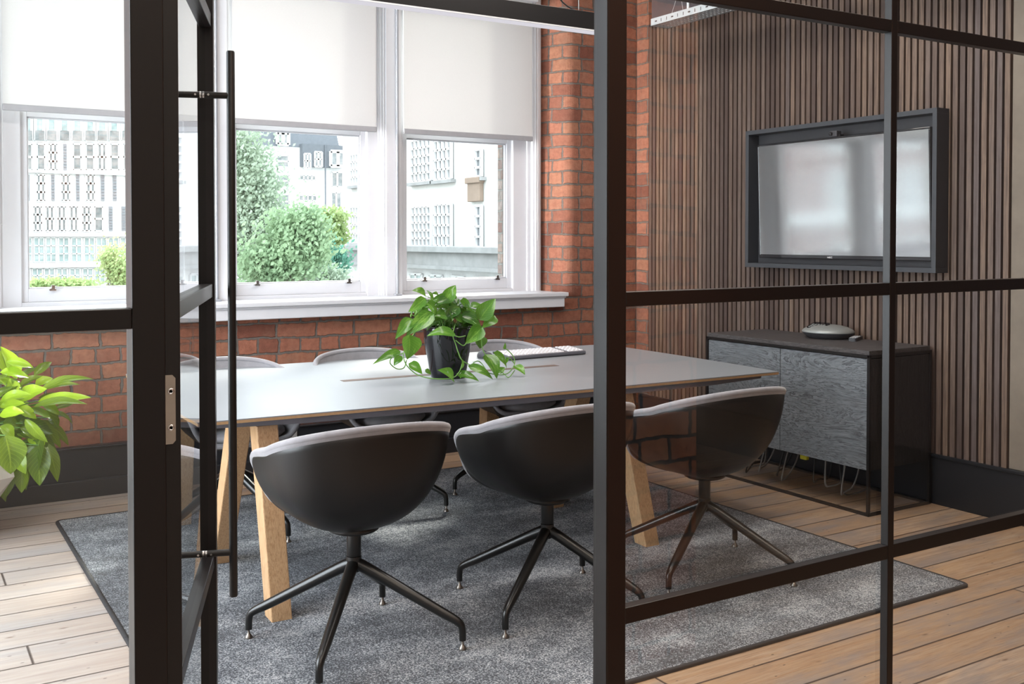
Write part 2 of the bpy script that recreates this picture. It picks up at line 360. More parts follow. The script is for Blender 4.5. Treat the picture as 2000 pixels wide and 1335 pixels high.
# ------------------------------------------------------------------ mesh helpers
class B:
    """collects shapes, builds one mesh object"""
    def __init__(s): s.v = []; s.f = []; s.mi = []; s.mats = []; s.sm = []; s.uv = {}; s.col = {}
    def mat(s, m):
        if m not in s.mats: s.mats.append(m)
        return s.mats.index(m)
    def add(s, vs, fs, m=None, smooth=False, uvs=None, shade=None):
        o = len(s.v); s.v += [Vector(v) for v in vs]; mi = s.mat(m) if m else 0
        for f in fs:
            if uvs: s.uv[len(s.f)] = [uvs[i] for i in f]
            if shade is not None: s.col[len(s.f)] = shade
            s.f.append([i+o for i in f]); s.mi.append(mi); s.sm.append(smooth)
        return s
    def box(s, x0, y0, z0, x1, y1, z1, m=None, mtx=None):
        vs = [(x, y, z) for z in (z0, z1) for y in (y0, y1) for x in (x0, x1)]
        if mtx: vs = [mtx @ Vector(v) for v in vs]
        return s.add(vs, [(0, 2, 3, 1), (4, 5, 7, 6), (0, 1, 5, 4), (2, 6, 7, 3), (0, 4, 6, 2), (1, 3, 7, 5)], m)
    def prism(s, pts, z0, z1, m=None, mtx=None):
        n = len(pts); vs = [(p[0], p[1], z0) for p in pts] + [(p[0], p[1], z1) for p in pts]
        if mtx: vs = [mtx @ Vector(v) for v in vs]
        return s.add(vs, [list(range(n))[::-1], list(range(n, 2*n))] + [(i, (i+1) % n, n+(i+1) % n, n+i) for i in range(n)], m)
    def loft(s, rings, m=None, smooth=True, cap=True, closed=True):
        n = len(rings[0]); vs = [p for r in rings for p in r]; fs = []
        for i in range(len(rings)-1):
            for j in range(n if closed else n-1):
                k = (j+1) % n; fs.append((i*n+j, i*n+k, (i+1)*n+k, (i+1)*n+j))
        s.add(vs, fs, m, smooth)
        if cap:
            s.add(rings[0], [list(range(n))[::-1]], m); s.add(rings[-1], [list(range(n))], m)
        return s
    def tube(s, pts, r, m=None, n=10, closed=False, ry=None, cap=True):
        pts = [Vector(p) for p in pts]; L = len(pts); rings = []
        rs = r if isinstance(r, (list, tuple)) else [r]*L
        up = Vector((0, 0, 1)); prev = None
        for i, p in enumerate(pts):
            if closed: t = pts[(i+1) % L] - pts[i-1]
            else: t = pts[min(i+1, L-1)] - pts[max(i-1, 0)]
            if t.length < 1e-9: t = Vector((0, 0, 1))
            t.normalize()
            if prev is None:
                a = t.cross(up)
                if a.length < .05: a = t.cross(Vector((1, 0, 0)))
            else: a = prev - t*prev.dot(t)
            a.normalize(); prev = a; b = t.cross(a)
            rings.append([p + a*math.cos(2*PI*k/n)*rs[i] + b*math.sin(2*PI*k/n)*rs[i]*(ry or 1) for k in range(n)])
        if closed: rings.append(rings[0]); cap = False
        return s.loft(rings, m, True, cap)
    def lathe(s, prof, cx=0, cy=0, m=None, n=32, smooth=True):
        rings = [[(cx+r*math.cos(2*PI*k/n), cy+r*math.sin(2*PI*k/n), z) for k in range(n)] for r, z in prof]
        return s.loft(rings, m, smooth, True)
    def build(s, name, m=None, parent=None, bevel=0, loc=None, autosmooth=False, seg=2):
        me = bpy.data.meshes.new(name)
        me.from_pydata([tuple(v) for v in s.v], [], s.f)
        mats = s.mats if s.mats else ([m] if m else [])
        for mm in mats: me.materials.append(MT[mm] if isinstance(mm, str) else mm)
        me.polygons.foreach_set('material_index', s.mi); me.polygons.foreach_set('use_smooth', s.sm)
        if s.uv:
            ul = me.uv_layers.new(name='UVMap')
            for p in me.polygons:
                if p.index in s.uv:
                    for li, u in zip(p.loop_indices, s.uv[p.index]): ul.data[li].uv = u
        if s.col:
            ca = me.color_attributes.new('shade', 'FLOAT_COLOR', 'CORNER')
            for p in me.polygons:
                c = s.col.get(p.index, .5)
                for li in p.loop_indices: ca.data[li].color = (c, c, c, 1)
        bm = bmesh.new(); bm.from_mesh(me)
        if not s.uv: bmesh.ops.recalc_face_normals(bm, faces=bm.faces)
        bm.to_mesh(me); bm.free(); me.update()
        o = bpy.data.objects.new(name, me); C.objects.link(o)
        if parent: o.parent = parent
        if loc is not None: o.location = loc
        if bevel:
            md = o.modifiers.new('bevel', 'BEVEL'); md.width = bevel; md.segments = seg; md.limit_method = 'ANGLE'; md.angle_limit = R(40)
            md.harden_normals = False
        return o

def tag(o, label=None, cat=None, group=None, kind=None):
    if label: o['label'] = label
    if cat: o['category'] = cat
    if group: o['group'] = group
    if kind: o['kind'] = kind
    return o
def thing(name, label, cat, loc=(0, 0, 0), rz=0, group=None, kind=None):
    o = bpy.data.objects.new(name, None); C.objects.link(o); o.location = loc; o.rotation_euler = (0, 0, rz)
    o.empty_display_size = .1
    return tag(o, label, cat, group, kind)
def copy_tree(o, parent=None):
    c = o.copy(); C.objects.link(c); c.parent = parent
    for ch in [x for x in bpy.data.objects if x.parent == o]: copy_tree(ch, c)
    return c
def struct(name, b, m=None, label=None, **kw):
    o = b.build(name, m, **kw); o['kind'] = 'structure'
    if label: o['label'] = label
    return o
def catmull(P, n, closed=False):
    P = [Vector(p) for p in P]; L = len(P); out = []
    segs = L if closed else L-1
    for i in range(segs):
        if closed: p0, p1, p2, p3 = P[i-1], P[i], P[(i+1) % L], P[(i+2) % L]
        else: p0, p1, p2, p3 = P[max(i-1, 0)], P[i], P[i+1], P[min(i+2, L-1)]
        for k in range(n):
            t = k/n
            out.append(.5*((2*p1) + (p2-p0)*t + (2*p0-5*p1+4*p2-p3)*t*t + (3*p1-p0-3*p2+p3)*t**3))
    if not closed: out.append(P[-1])
    return out
def quadwall(b, path, z0, z1, m, us=None, flip=False):
    """vertical wall through (x,y) path with UV = arc length, height in metres"""
    u = us if us is not None else 0.0
    for (a, c) in zip(path[:-1], path[1:]):
        L = math.hypot(c[0]-a[0], c[1]-a[1])
        vs = [(a[0], a[1], z0), (c[0], c[1], z0), (c[0], c[1], z1), (a[0], a[1], z1)]
        uv = [(u, z0), (u+L, z0), (u+L, z1), (u, z1)]
        b.add(vs, [(0, 1, 2, 3)], m, len(path) > 3, uv); u += L

# ================================================================== ROOM SHELL
CEIL = 3.45; YW = 5.86; XR = 4.68; XL = -1.3; YB = -2.2
b = B(); b.box(XL-.2, YB-.2, -.2, XR+.2, YW+.5, 0, 'floor'); struct('floor', b, label='bare sanded pine floor boards')
b = B(); b.box(XL-.2, YB-.2, CEIL, XR+.2, YW+.5, CEIL+.15, 'ceiling'); struct('ceiling', b)
# window wall
b = B()
quadwall(b, [(XL, YW), (XR, YW)], 0, .93, 'brick', XL)
quadwall(b, [(XL, YW), (.34, YW)], .93, CEIL, 'brick', XL)
quadwall(b, [(.34, YW), (.34, YW+.28)], .93, CEIL, 'brick', .34)
arc = [(3.957, 6.13), (3.99, 6.03), (4.02, 5.95)] + [(4.10-.075*math.cos(R(a)), 5.935-.075*math.sin(R(a))) for a in (12, 25, 38, 52, 65, 78, 90)] + [(4.3, YW), (XR, YW)]
L = sum(math.hypot(q[0]-p[0], q[1]-p[1]) for p, q in zip(arc[:-1], arc[1:]))
quadwall(b, arc, .93, CEIL, 'brick', XR - L)
b.add([(.34, YW, 3.18), (4.1, YW, 3.18), (4.1, YW, CEIL), (.34, YW, CEIL)], [(0, 1, 2, 3)], 'brick', False, [(.34, 3.18), (4.1, 3.18), (4.1, CEIL), (.34, CEIL)])
b.add([(.34, YW, 3.18), (4.1, YW, 3.18), (4.1, YW+.5, 3.18), (.34, YW+.5, 3.18)], [(0, 1, 2, 3)], 'brick', False, [(.34, 0), (4.1, 0), (4.1, .5), (.34, .5)])
# outer leaf that keeps the daylight out
for (x0, x1, z0, z1) in ((XL-.2, XR+.2, -.2, .93), (XL-.2, .40, .93, CEIL), (3.97, XR+.2, .93, CEIL), (XL-.2, XR+.2, 3.18, CEIL+.15)):
    vs = [(x, y, z) for z in (z0, z1) for y in (YW+.30, YW+.42) for x in (x0, x1)]
    b.add(vs, [(0, 2, 3, 1), (4, 5, 7, 6), (0, 1, 5, 4), (2, 6, 7, 3), (0, 4, 6, 2), (1, 3, 7, 5)], 'brick_pale', False, [(v[0], v[2]) for v in vs])
struct('wall_back', b, label='red brick window wall with rounded brick reveal')
# side walls
b = B(); b.box(XR, YB-.2, 0, XR+.2, YW+.28, CEIL, 'plaster'); struct('wall_right', b, label='dark plaster wall behind the wooden slats')
b = B()
quadwall(b, [(4.655, YW), (4.655, 5.725), (XR, 5.725)], 0, CEIL, 'brick', .07)
struct('trim_1', b, label='narrow brick return in the corner beside the slatted wall')
b = B()  # left wall with an opening
for (y0, y1, z0, z1) in ((YB-.2, 2.4, 0, CEIL), (2.4, 5.2, 0, .35), (2.4, 5.2, 3.0, CEIL), (5.2, YW+.5, 0, CEIL)):
    b.box(XL-.2, y0, z0, XL, y1, z1, 'white_wall')
struct('wall_left', b, label='pale wall at the left of the room with a window opening')
b = B(); b.box(XL-.2, YB-.2, 0, XR+.2, YB, CEIL, 'white_wall'); struct('wall_front', b, label='pale corridor wall behind the viewer')
# left window, out of view, added for reflections and side light
w = thing('window_4', None, None, kind='structure')
b = B()
for (y0, y1, z0, z1) in ((2.4, 2.5, .35, 3.0), (5.1, 5.2, .35, 3.0), (3.72, 3.88, .35, 3.0), (2.4, 5.2, .35, .47), (2.4, 5.2, 2.9, 3.0), (2.4, 5.2, 1.95, 2.02)):
    b.box(XL-.16, y0, z0, XL-.06, y1, z1)
b.build('window_frame', 'white_paint', w, .004)
B().box(XL-.115, 2.5, .47, XL-.11, 5.1, 2.9).build('window_pane', 'window_glass', w)

# skirtings
b = B(); b.box(XL, 5.815, .0, XR-.06, YW, .272); b.box(XL, 5.79, 0, XR-.06, 5.815, .095)
b.box(XL, 5.80, .262, XR-.06, 5.815, .272)
struct('baseboard_back', b, 'skirting', bevel=.004)
b = B(); b.box(4.635, YB, 0, XR, 5.815, .262); b.box(4.625, YB, .245, 4.635, 5.79, .262)
struct('baseboard_right', b, 'skirting', bevel=.003)
# slatted cladding
b = B()
y = 2.96
while y < 5.70:
    b.box(4.640, y, .262, 4.662, y+.0275, 2.885, 'slats'); y += .0405
b.box(4.662, 2.95, .262, XR, 5.72, 2.885, 'rubber')
o = struct('trim_2', b, label='dark walnut vertical slat cladding on the right wall')
b = B(); b.box(4.645, 1.70, .262, XR, 2.95, 2.885, 'pale_oak'); struct('trim_3', b, bevel=.003, label='pale brown board at the end of the slat cladding')  # beige panel put in for a reflection in the glass over the slats
# corridor brick pier
b = B()
quadwall(b, [(2.315, .05), (2.315, .645), (1.35, .645), (1.35, .05), (2.315, .05)], 0, CEIL, 'brick_corridor', 0)
struct('trim_4', b, label='brick pier in the corridor, seen reflected in the glass')

# ================================================================== WINDOWS
XS = [(.50, 1.585), (1.735, 2.735), (2.865, 3.875)]
GL = [(.655, 1.45), (1.80, 2.607), (2.936, 3.711)]
for i, ((x0, x1), (g0, g1)) in enumerate(zip(XS, GL)):
    w = thing('window_%d' % (i+1), ['left white sash window', 'middle white sash window', 'right white sash window beside the brick reveal'][i], None, kind='structure')
    zt = 3.16
    # box frame, stepped
    b = B()
    for (a, c) in ((x0-.01, g0-.035), (g1+.035, x1+.01)):
        b.box(a, 6.10, 1.0, c, 6.22, zt)
    b.box(g0-.035, 6.102, 1.0, g1+.035, 6.22, 1.033); b.box(g0-.035, 6.102, 3.08, g1+.035, 6.22, zt)
    for (a, c) in ((x0-.01, x0+.02), (x1-.02, x1+.01)): b.box(a, 6.085, 1.0, c, 6.10, zt)
    b.build('window_frame', 'white_paint', w, .004)
    # lower sash
    b = B()
    for (a, c) in ((g0-.045, g0), (g1, g1+.045)):
        b.box(a, 6.125, 1.033, c, 6.175, 2.10)
    b.box(g0, 6.125, 1.033, g1, 6.175, 1.105); b.box(g0, 6.125, 2.045, g1, 6.175, 2.10)
    for (a, c) in ((g0, g0+.008), (g1-.008, g1)): b.box(a, 6.14, 1.105, c, 6.16, 2.045)
    b.box(g0, 6.14, 1.105, g1, 6.16, 1.113); b.box(g0, 6.14, 2.037, g1, 6.16, 2.045)
    b.build('lower_sash', 'white_paint', w, .003)
    B().box(g0+.001, 6.152, 1.106, g1-.001, 6.155, 2.044).build('window_pane', 'window_glass', w)
    # upper sash
    b = B()
    for (a, c) in ((g0-.045, g0), (g1, g1+.045)): b.box(a, 6.18, 2.05, c, 6.22, 3.08)
    b.box(g0, 6.18, 2.05, g1, 6.22, 2.10); b.box(g0, 6.18, 3.02, g1, 6.22, 3.08)
    b.build('upper_sash', 'white_paint', w, .003)
    B().box(g0, 6.20, 2.10, g1, 6.203, 3.02).build('window_pane', 'window_glass', w)
    for xx in (g0+.12, g1-.09):
        b = B(); b.box(xx-.016, 6.098, 1.094, xx+.016, 6.125, 1.104); b.box(xx-.006, 6.100, 1.104, xx+.010, 6.118, 1.125)
        b.tube([(xx-.02, 6.105, 1.10), (xx+.022, 6.105, 1.118)], .004, n=8)
        b.build('sash_fastener', 'chrome', w)
# mullions and casings
b = B()
for (a, c) in ((1.595, 1.725), (2.745, 2.855)):
    b.box(a, 6.03, 1.0, c, 6.22, 3.16); b.box(a-.02, 6.06, 1.0, a, 6.10, 3.16); b.box(c, 6.06, 1.0, c+.02, 6.10, 3.16)
    b.box(a-.012, 6.045, 1.0, a, 6.06, 3.16); b.box(c, 6.045, 1.0, c+.012, 6.06, 3.16)
for k, (a, c) in enumerate(((3.885, 3.955), (.34, .49))):
    b.box(a, 6.06, 1.0, c, 6.22, 3.16); b.box(a+.015, 6.045, 1.0, c-.02, 6.06, 3.16)
struct('trim_5', b, 'white_paint', bevel=.004, label='white window mullions and casings')
# sill board
b = B(); b.box(.30, 5.765, .985, 3.992, YW, 1.013); b.box(.345, YW, .985, 3.95, 6.12, 1.0128); b.box(.30, 5.785, .912, 3.972, YW, .985)
b.box(.30, 5.775, .975, 3.980, 5.785, .985)
struct('trim_6', b, 'white_paint', bevel=.006, label='long white window sill board')
# grey sash strips on the mullions
for (xx, lab) in ((1.652, 'grey vertical cable strip on the mullion behind the door handle'), (2.818, 'grey vertical cable strip on the mullion above the potted plant')):
    t = thing('cable_strip', lab, 'strip', (xx, 6.02, 1.013), group=None)
    B().tube([(0, 0, .01), (0, 0, 1.93), (.004, 0, 2.0), (.012, 0, 2.05), (.024, 0, 2.09)], .010, n=10).build('strip', 'grey_strip', t)
    B().box(-.022, -.028, 0, .022, .010, .012).build('foot', 'grey_strip', t, .003)

# ================================================================== BLINDS
BL = [(.527, 1.545, 'leftmost', 'in front of the left window'), (1.745, 2.662, 'middle', 'in front of the middle window'), (2.856, 3.842, 'right', 'in front of the right window beside the brick')]
for i, (a, c, side, txt) in enumerate(BL):
    t = thing('roller_blind', 'white fabric roller blind half lowered ' + txt, 'blind', (a, 6.0, 2.07), group='roller blinds over the sash windows')
    W = c-a
    b = B(); nx = 14; vs = []; fs = []
    for k in range(nx+1):
        for z in (0.02, .3, .6, .95): vs.append((W*k/nx, .0012*math.sin(k*1.7+z*5), z))
    for k in range(nx):
        for q in range(3): fs.append((k*4+q, (k+1)*4+q, (k+1)*4+q+1, k*4+q+1))
    b.add(vs, fs, None, True); b.build('blind_fabric', 'blind', t)
    B().box(-.002, -.009, -.012, W+.002, .009, .022).build('bottom_bar', 'blind_bar', t, .004)
    B().box(-.03, -.045, .95, W+.03, .045, 1.06).build('cassette', 'white_paint', t, .01)
    # bead chain loop
    zl = {0: -.62, 1: -.68, 2: -.72}[i]; xc = {0: -.012, 1: W+.045, 2: W+.040}[i]
    b = B()
    pts = [(xc-.012, .01, .96), (xc-.012, .01, zl+.02)] + [(xc-.012*math.cos(PI*k/8), .01, zl+.02-.014*math.sin(PI*k/8)) for k in range(1, 8)] + [(xc+.012, .01, zl+.02), (xc+.012, .01, .96)]
    b.tube(pts, .0018, n=6, cap=True).build('bead_chain', 'chain', t)

# ================================================================== GLASS PARTITION
YP = 1.6; PD = .045
def px_(x0, x1, z0=0.0, z1=2.75, y0=YP, y1=YP+PD): return B().box(x0, y0, z0, x1, y1, z1)
RZ = [.628, 1.260, 1.885, 2.515]
def rail(b, x0, x1, z, hh=.0155): b.box(x0, YP+.001, z-hh, x1, YP+.026, z+hh)
# left section
t = thing('glass_partition', 'black framed glass screen left of the open door', 'partition')
px_(.312, .360).build('post', 'partition_metal', t, .0015)
px_(-.52, -.48).build('post', 'partition_metal', t, .0015)
px_(XL, XL+.03).build('post', 'partition_metal', t, .0015)
for z in RZ:
    b = B(); rail(b, -.48, .312, z); b.build('rail', 'partition_metal', t, .0015)
b = B(); b.box(XL+.03, YP+.004, 0, .312, YP+PD-.004, .06); b.build('bottom_rail', 'partition_metal', t)
b = B(); b.box(XL, YP+.004, 2.72, .312, YP+PD-.004, 2.78); b.build('top_rail', 'partition_metal', t)
zz = [.06] + RZ + [2.72]
for k in range(5):
    B().add([(-.48, YP+.018, zz[k]), (.3115, YP+.018, zz[k]), (.3115, YP+.018, zz[k+1]), (-.48, YP+.018, zz[k+1])], [(0, 1, 2, 3)]).build('glass_pane', 'glass', t)
    B().add([(XL+.03, YP+.018, zz[k]), (-.52, YP+.018, zz[k]), (-.52, YP+.018, zz[k+1]), (XL+.03, YP+.018, zz[k+1])], [(0, 1, 2, 3)]).build('glass_pane', 'glass', t)
# jamb with strike plate
jamb = thing('door_frame', 'black metal door frame around the open glass door', 'door frame')
b = B(); b.box(.360, YP+.006, 0, .384, YP+PD+.02, 2.515); b.box(.384, YP+.03, 0, .389, YP+PD+.015, 2.515)
b.build('jamb', 'black_metal', jamb, .0015)
b = B(); b.box(1.197, YP-.001, 0, 1.201, YP+PD-.008, 2.515); b.box(1.1985, YP+.002, 0, 1.2005, YP+PD, 2.515); b.build('jamb', 'partition_metal', jamb, .001)
b = B(); b.box(.36, YP+.004, 2.515, 1.198, YP+PD+.01, 2.56); b.build('head_rail', 'partition_metal', jamb)
b = B()
pp = []
for (cx, cz, a0) in ((.369, 1.163, 0), (.369, 1.073, 270)):
    pass
plate = [(.3605, 1.065), (.371, 1.065), (.3755, 1.070), (.3755, 1.166), (.371, 1.171), (.3605, 1.171)]
n = len(plate)
vs = [(x, YP+.003, z) for x, z in plate] + [(x, YP+.0065, z) for x, z in plate]
b.add(vs, [list(range(n)), list(range(n, 2*n))[::-1]] + [(i, (i+1) % n, n+(i+1) % n, n+i) for i in range(n)])
sp = b.build('hinge_plate', 'brushed_steel', jamb); sp['label'] = 'small brushed steel plate with two screws'
for z in (1.090, 1.146):
    b = B(); rg = []
    for (r, yy) in ((.0048, 0), (.0048, -.0012), (.0026, -.0012), (.0022, .0004)):
        rg.append([(.3685+r*math.cos(2*PI*k/16), YP+.003+yy, z+r*math.sin(2*PI*k/16)) for k in range(16)])
    b.loft(rg).build('screw', 'chrome', sp)

# right section
t = thing('glass_partition', 'black framed glass screen right of the open door in front of the television', 'partition')
px_(1.201, 1.246).build('post', 'partition_metal', t, .0015)
px_(2.038, 2.059, y0=YP, y1=YP+.022).build('post', 'partition_metal', t, .0015)
px_(2.860, 2.881, y0=YP, y1=YP+.022).build('post', 'partition_metal', t, .0015)
px_(3.68, 3.70).build('post', 'partition_metal', t, .0015)
px_(XR-.03, XR).build('post', 'partition_metal', t, .0015)
XB = [(1.246, 2.038), (2.059, 2.860), (2.881, 3.68), (3.70, XR-.03)]
for (a, c) in XB:
    for z in RZ:
        b = B(); rail(b, a, c, z, .0165 if z < 1 else .0145); b.build('rail', 'partition_metal', t, .0015)
    for k in range(5):
        B().add([(a, YP+.018, zz[k]), (c, YP+.018, zz[k]), (c, YP+.018, zz[k+1]), (a, YP+.018, zz[k+1])], [(0, 1, 2, 3)]).build('glass_pane', 'glass', t)
b = B(); b.box(1.246, YP+.004, 0, XR, YP+PD-.004, .06); b.build('bottom_rail', 'partition_metal', t)
b = B(); b.box(1.201, YP+.004, 2.72, XR, YP+PD-.004, 2.78); b.build('top_rail', 'partition_metal', t)
B().box(XL, YP+.004, 2.78, XR, YP+PD-.004, CEIL).build('bulkhead', 'ceiling', jamb)

# the open door: local x along the leaf, local y = left/outer side
dr = thing('door_1', 'black framed glass door standing open into the room', None, (.372, 1.672, 0), math.atan2(.94, .34), kind='structure')
DW = .80; TK = .036
B().box(0, -TK/2, .01, .036, TK/2, 2.50).build('door_stile', 'partition_metal', dr, .0015)
B().box(DW-.036, -TK/2, .01, DW, TK/2, 2.50).build('door_stile', 'partition_metal', dr, .0015)
for z in RZ[:3]: B().box(.036, -TK/2+.004, z-.0155, DW-.036, TK/2-.004, z+.0155).build('door_rail', 'partition_metal', dr, .0015)
B().box(.036, -TK/2, .01, DW-.036, TK/2, .07).build('door_rail', 'partition_metal', dr)
B().box(.045, -TK/2, 2.45, DW-.036, TK/2, 2.50).build('door_rail', 'partition_metal', dr)
zd = [.07] + RZ[:3] + [2.45]
for k in range(4):
    B().add([(.036, 0, zd[k]), (DW-.036, 0, zd[k]), (DW-.036, 0, zd[k+1]), (.036, 0, zd[k+1])], [(0, 1, 2, 3)]).build('door_pane', 'door_glass', dr)
for sgn in (-1, 1):
    b = B(); hx = DW-.115
    b.tube([(hx, sgn*.062, .567), (hx, sgn*.062, .570), (hx, sgn*.062, 1.799), (hx, sgn*.062, 1.802)], [.008, .0092, .0092, .008], n=20)
    h = b.build('pull_handle', 'black_metal', dr)
    for z in (.668, 1.702):
        B().tube([(hx, 0, z), (hx, sgn*.058, z)], .0075, n=16).build('standoff', 'black_metal', h)
        B().tube([(hx, sgn*.001, z), (hx, sgn*.005, z)], .0082, n=16).build('collar', 'chrome', h)
        B().tube([(hx-.0076, sgn*.014, z), (hx-.0088, sgn*.014, z)], .0025, n=10).build('grub_screw', 'chrome', h)

# ================================================================== RUG
b = B(); rx0, rx1, ry0, ry1 = .68, 3.655, 2.475, 5.37
def rrect(x0, y0, x1, y1, r, n=5):
    out = []
    for (cx, cy, a0) in ((x1-r, y0+r, -90), (x1-r, y1-r, 0), (x0+r, y1-r, 90), (x0+r, y0+r, 180)):
        for k in range(n+1): a = R(a0+90*k/n); out.append((cx+r*math.cos(a), cy+r*math.sin(a)))
    return out
t = thing('rug', 'large charcoal and grey flecked rug under the meeting table', 'rug', (0, 0, 0))
B().prism(rrect(rx0+.012, ry0+.012, rx1-.012, ry1-.012, .02), .001, .010).build('pile', 'rug', t)
rr = rrect(rx0, ry0, rx1, ry1, .03); ri = rrect(rx0+.014, ry0+.014, rx1-.014, ry1-.014, .02)
rings = [[(x, y, .0005) for x, y in rr], [(x, y, .009) for x, y in rr], [(x, y, .0118) for x, y in rrect(rx0+.004, ry0+.004, rx1-.004, ry1-.004, .027)], [(x, y, .0118) for x, y in ri], [(x, y, .002) for x, y in ri]]
b = B(); b.loft(rings, None, True, False).build('binding', 'rug_binding', t)
RZ0 = .0105

# ================================================================== TABLE
t = thing('meeting_table', 'long grey topped meeting table with plywood edge and splayed oak legs', 'table', (2.31, 4.285, 0), R(-1.6))
hw, hd = 1.375, .735
outl = []
def side_pts(n=8, w=hw, d=hd):
    # slightly bowed sides
    P = []
    for k in range(n+1): u = -1+2*k/n; P.append((u*w, -d-.015*(1-u*u)))
    for k in range(n+1): u = -1+2*k/n; P.append((w+.02*(1-u*u), u*d))
    for k in range(n+1): u = 1-2*k/n; P.append((u*w, d+.015*(1-u*u)))
    for k in range(n+1): u = 1-2*k/n; P.append((-w-.02*(1-u*u), u*d))
    out = []
    for p in P:
        if not out or math.hypot(p[0]-out[-1][0], p[1]-out[-1][1]) > .004: out.append(p)
    if math.hypot(out[0][0]-out[-1][0], out[0][1]-out[-1][1]) < .004: out.pop()
    return out
O = side_pts()
def ins(P, d): return [(x*(1-d/hw), y*(1-d/hd)) for x, y in P]
b = B(); b.prism(O, .736, .740, 'lino'); b.build('tabletop', 'lino', t)
B().prism(ins(O, .0005), .7255, .736).build('plywood_edge', 'ply', t)
def under(dx, dy): return [(x*(1-(dx+.05)/hw), y*(1-(dy+.06*(abs(x)/hw)**7)/hd)) for x, y in O]
b = B(); b.loft([[(x, y, .7255) for x, y in under(0, .006)], [(x, y, .702) for x, y in under(0, .010)], [(x, y, .697) for x, y in under(.03, .03)]], None, False, True)
b.build('underside', 'bevel', t)
b = B(); b.box(-.95, -.38, .655, .95, .38, .692); b.box(-.85, -.12, .60, .85, .12, .655); b.build('cable_tray', 'dark_grey', t, .003)
b = B(); b.box(-.572, -.024, .7395, .572, .024, .7412); b.build('cable_slot', simple('slot', (.13, .085, .065), .6, 0, .2), t)
def leg(b, p0, p1, wx=.038, wy=.043):
    r0 = [(p0[0]+sx*wx, p0[1]+sy*wy, p0[2]) for sx, sy in ((-1, -1), (1, -1), (1, 1), (-1, 1))]
    r1 = [(p1[0]+sx*wx*1.05, p1[1]+sy*wy*1.15, p1[2]) for sx, sy in ((-1, -1), (1, -1), (1, 1), (-1, 1))]
    b.loft([r0, r1], None, False, True)
lz = RZ0
for sx in (-1, 1):
    xb, xt = sx*.855, sx*.835
    cs = {-1: 1.195-2.31, 1: 2.90-2.31}[sx]; ct = {-1: 1.185-2.31, 1: 2.84-2.31}[sx]
    for (y0, y1) in ((3.570, 3.70), (4.33, 3.99), (5.00, 4.86)):
        # to table-local frame
        a = R(1.6)
        def loc(x, y): return (x*math.cos(a)-y*math.sin(a), x*math.sin(a)+y*math.cos(a))
        q0 = loc(cs, y0-4.285); q1 = loc(ct, y1-4.285)
        b = B(); leg(b, (q0[0], q0[1], lz), (q1[0], q1[1], .694)); b.build('leg', 'oak', t, .004)

# ================================================================== CHAIRS
half = [(0, .225, .445), (.10, .228, .447), (.185, .220, .457), (.235, .212, .500), (.265, .203, .565), (.294, .186, .625), (.306, .140, .658), (.311, .06, .680),
        (.311, -.02, .698), (.304, -.09, .721), (.278, -.168, .746), (.218, -.230, .766), (.120, -.268, .779), (0, -.280, .783)]
rimc = half + [(-x, y, z) for x, y, z in half[-2:0:-1]]
RIM = catmull(rimc, 4, True)
def bowl(rim, c, z0, rows, t0=0.0, t1=1.0, off=0.0):
    rings = []
    for i in range(rows+1):
        tt = t0 + (t1-t0)*i/rows; q = tt*PI/2
        f = math.sin(q)**.90*.95 + tt*.05; g = (1-math.cos(q))**1.08
        ring = []
        for p in rim:
            d = Vector((p.x-c[0], p.y-c[1], 0)); L = d.length; d = d*(max(L-off, 0)/L)
            ring.append(Vector((c[0]+d.x*f, c[1]+d.y*f, z0+(p.z-z0)*g)))
        rings.append(ring)
    return rings
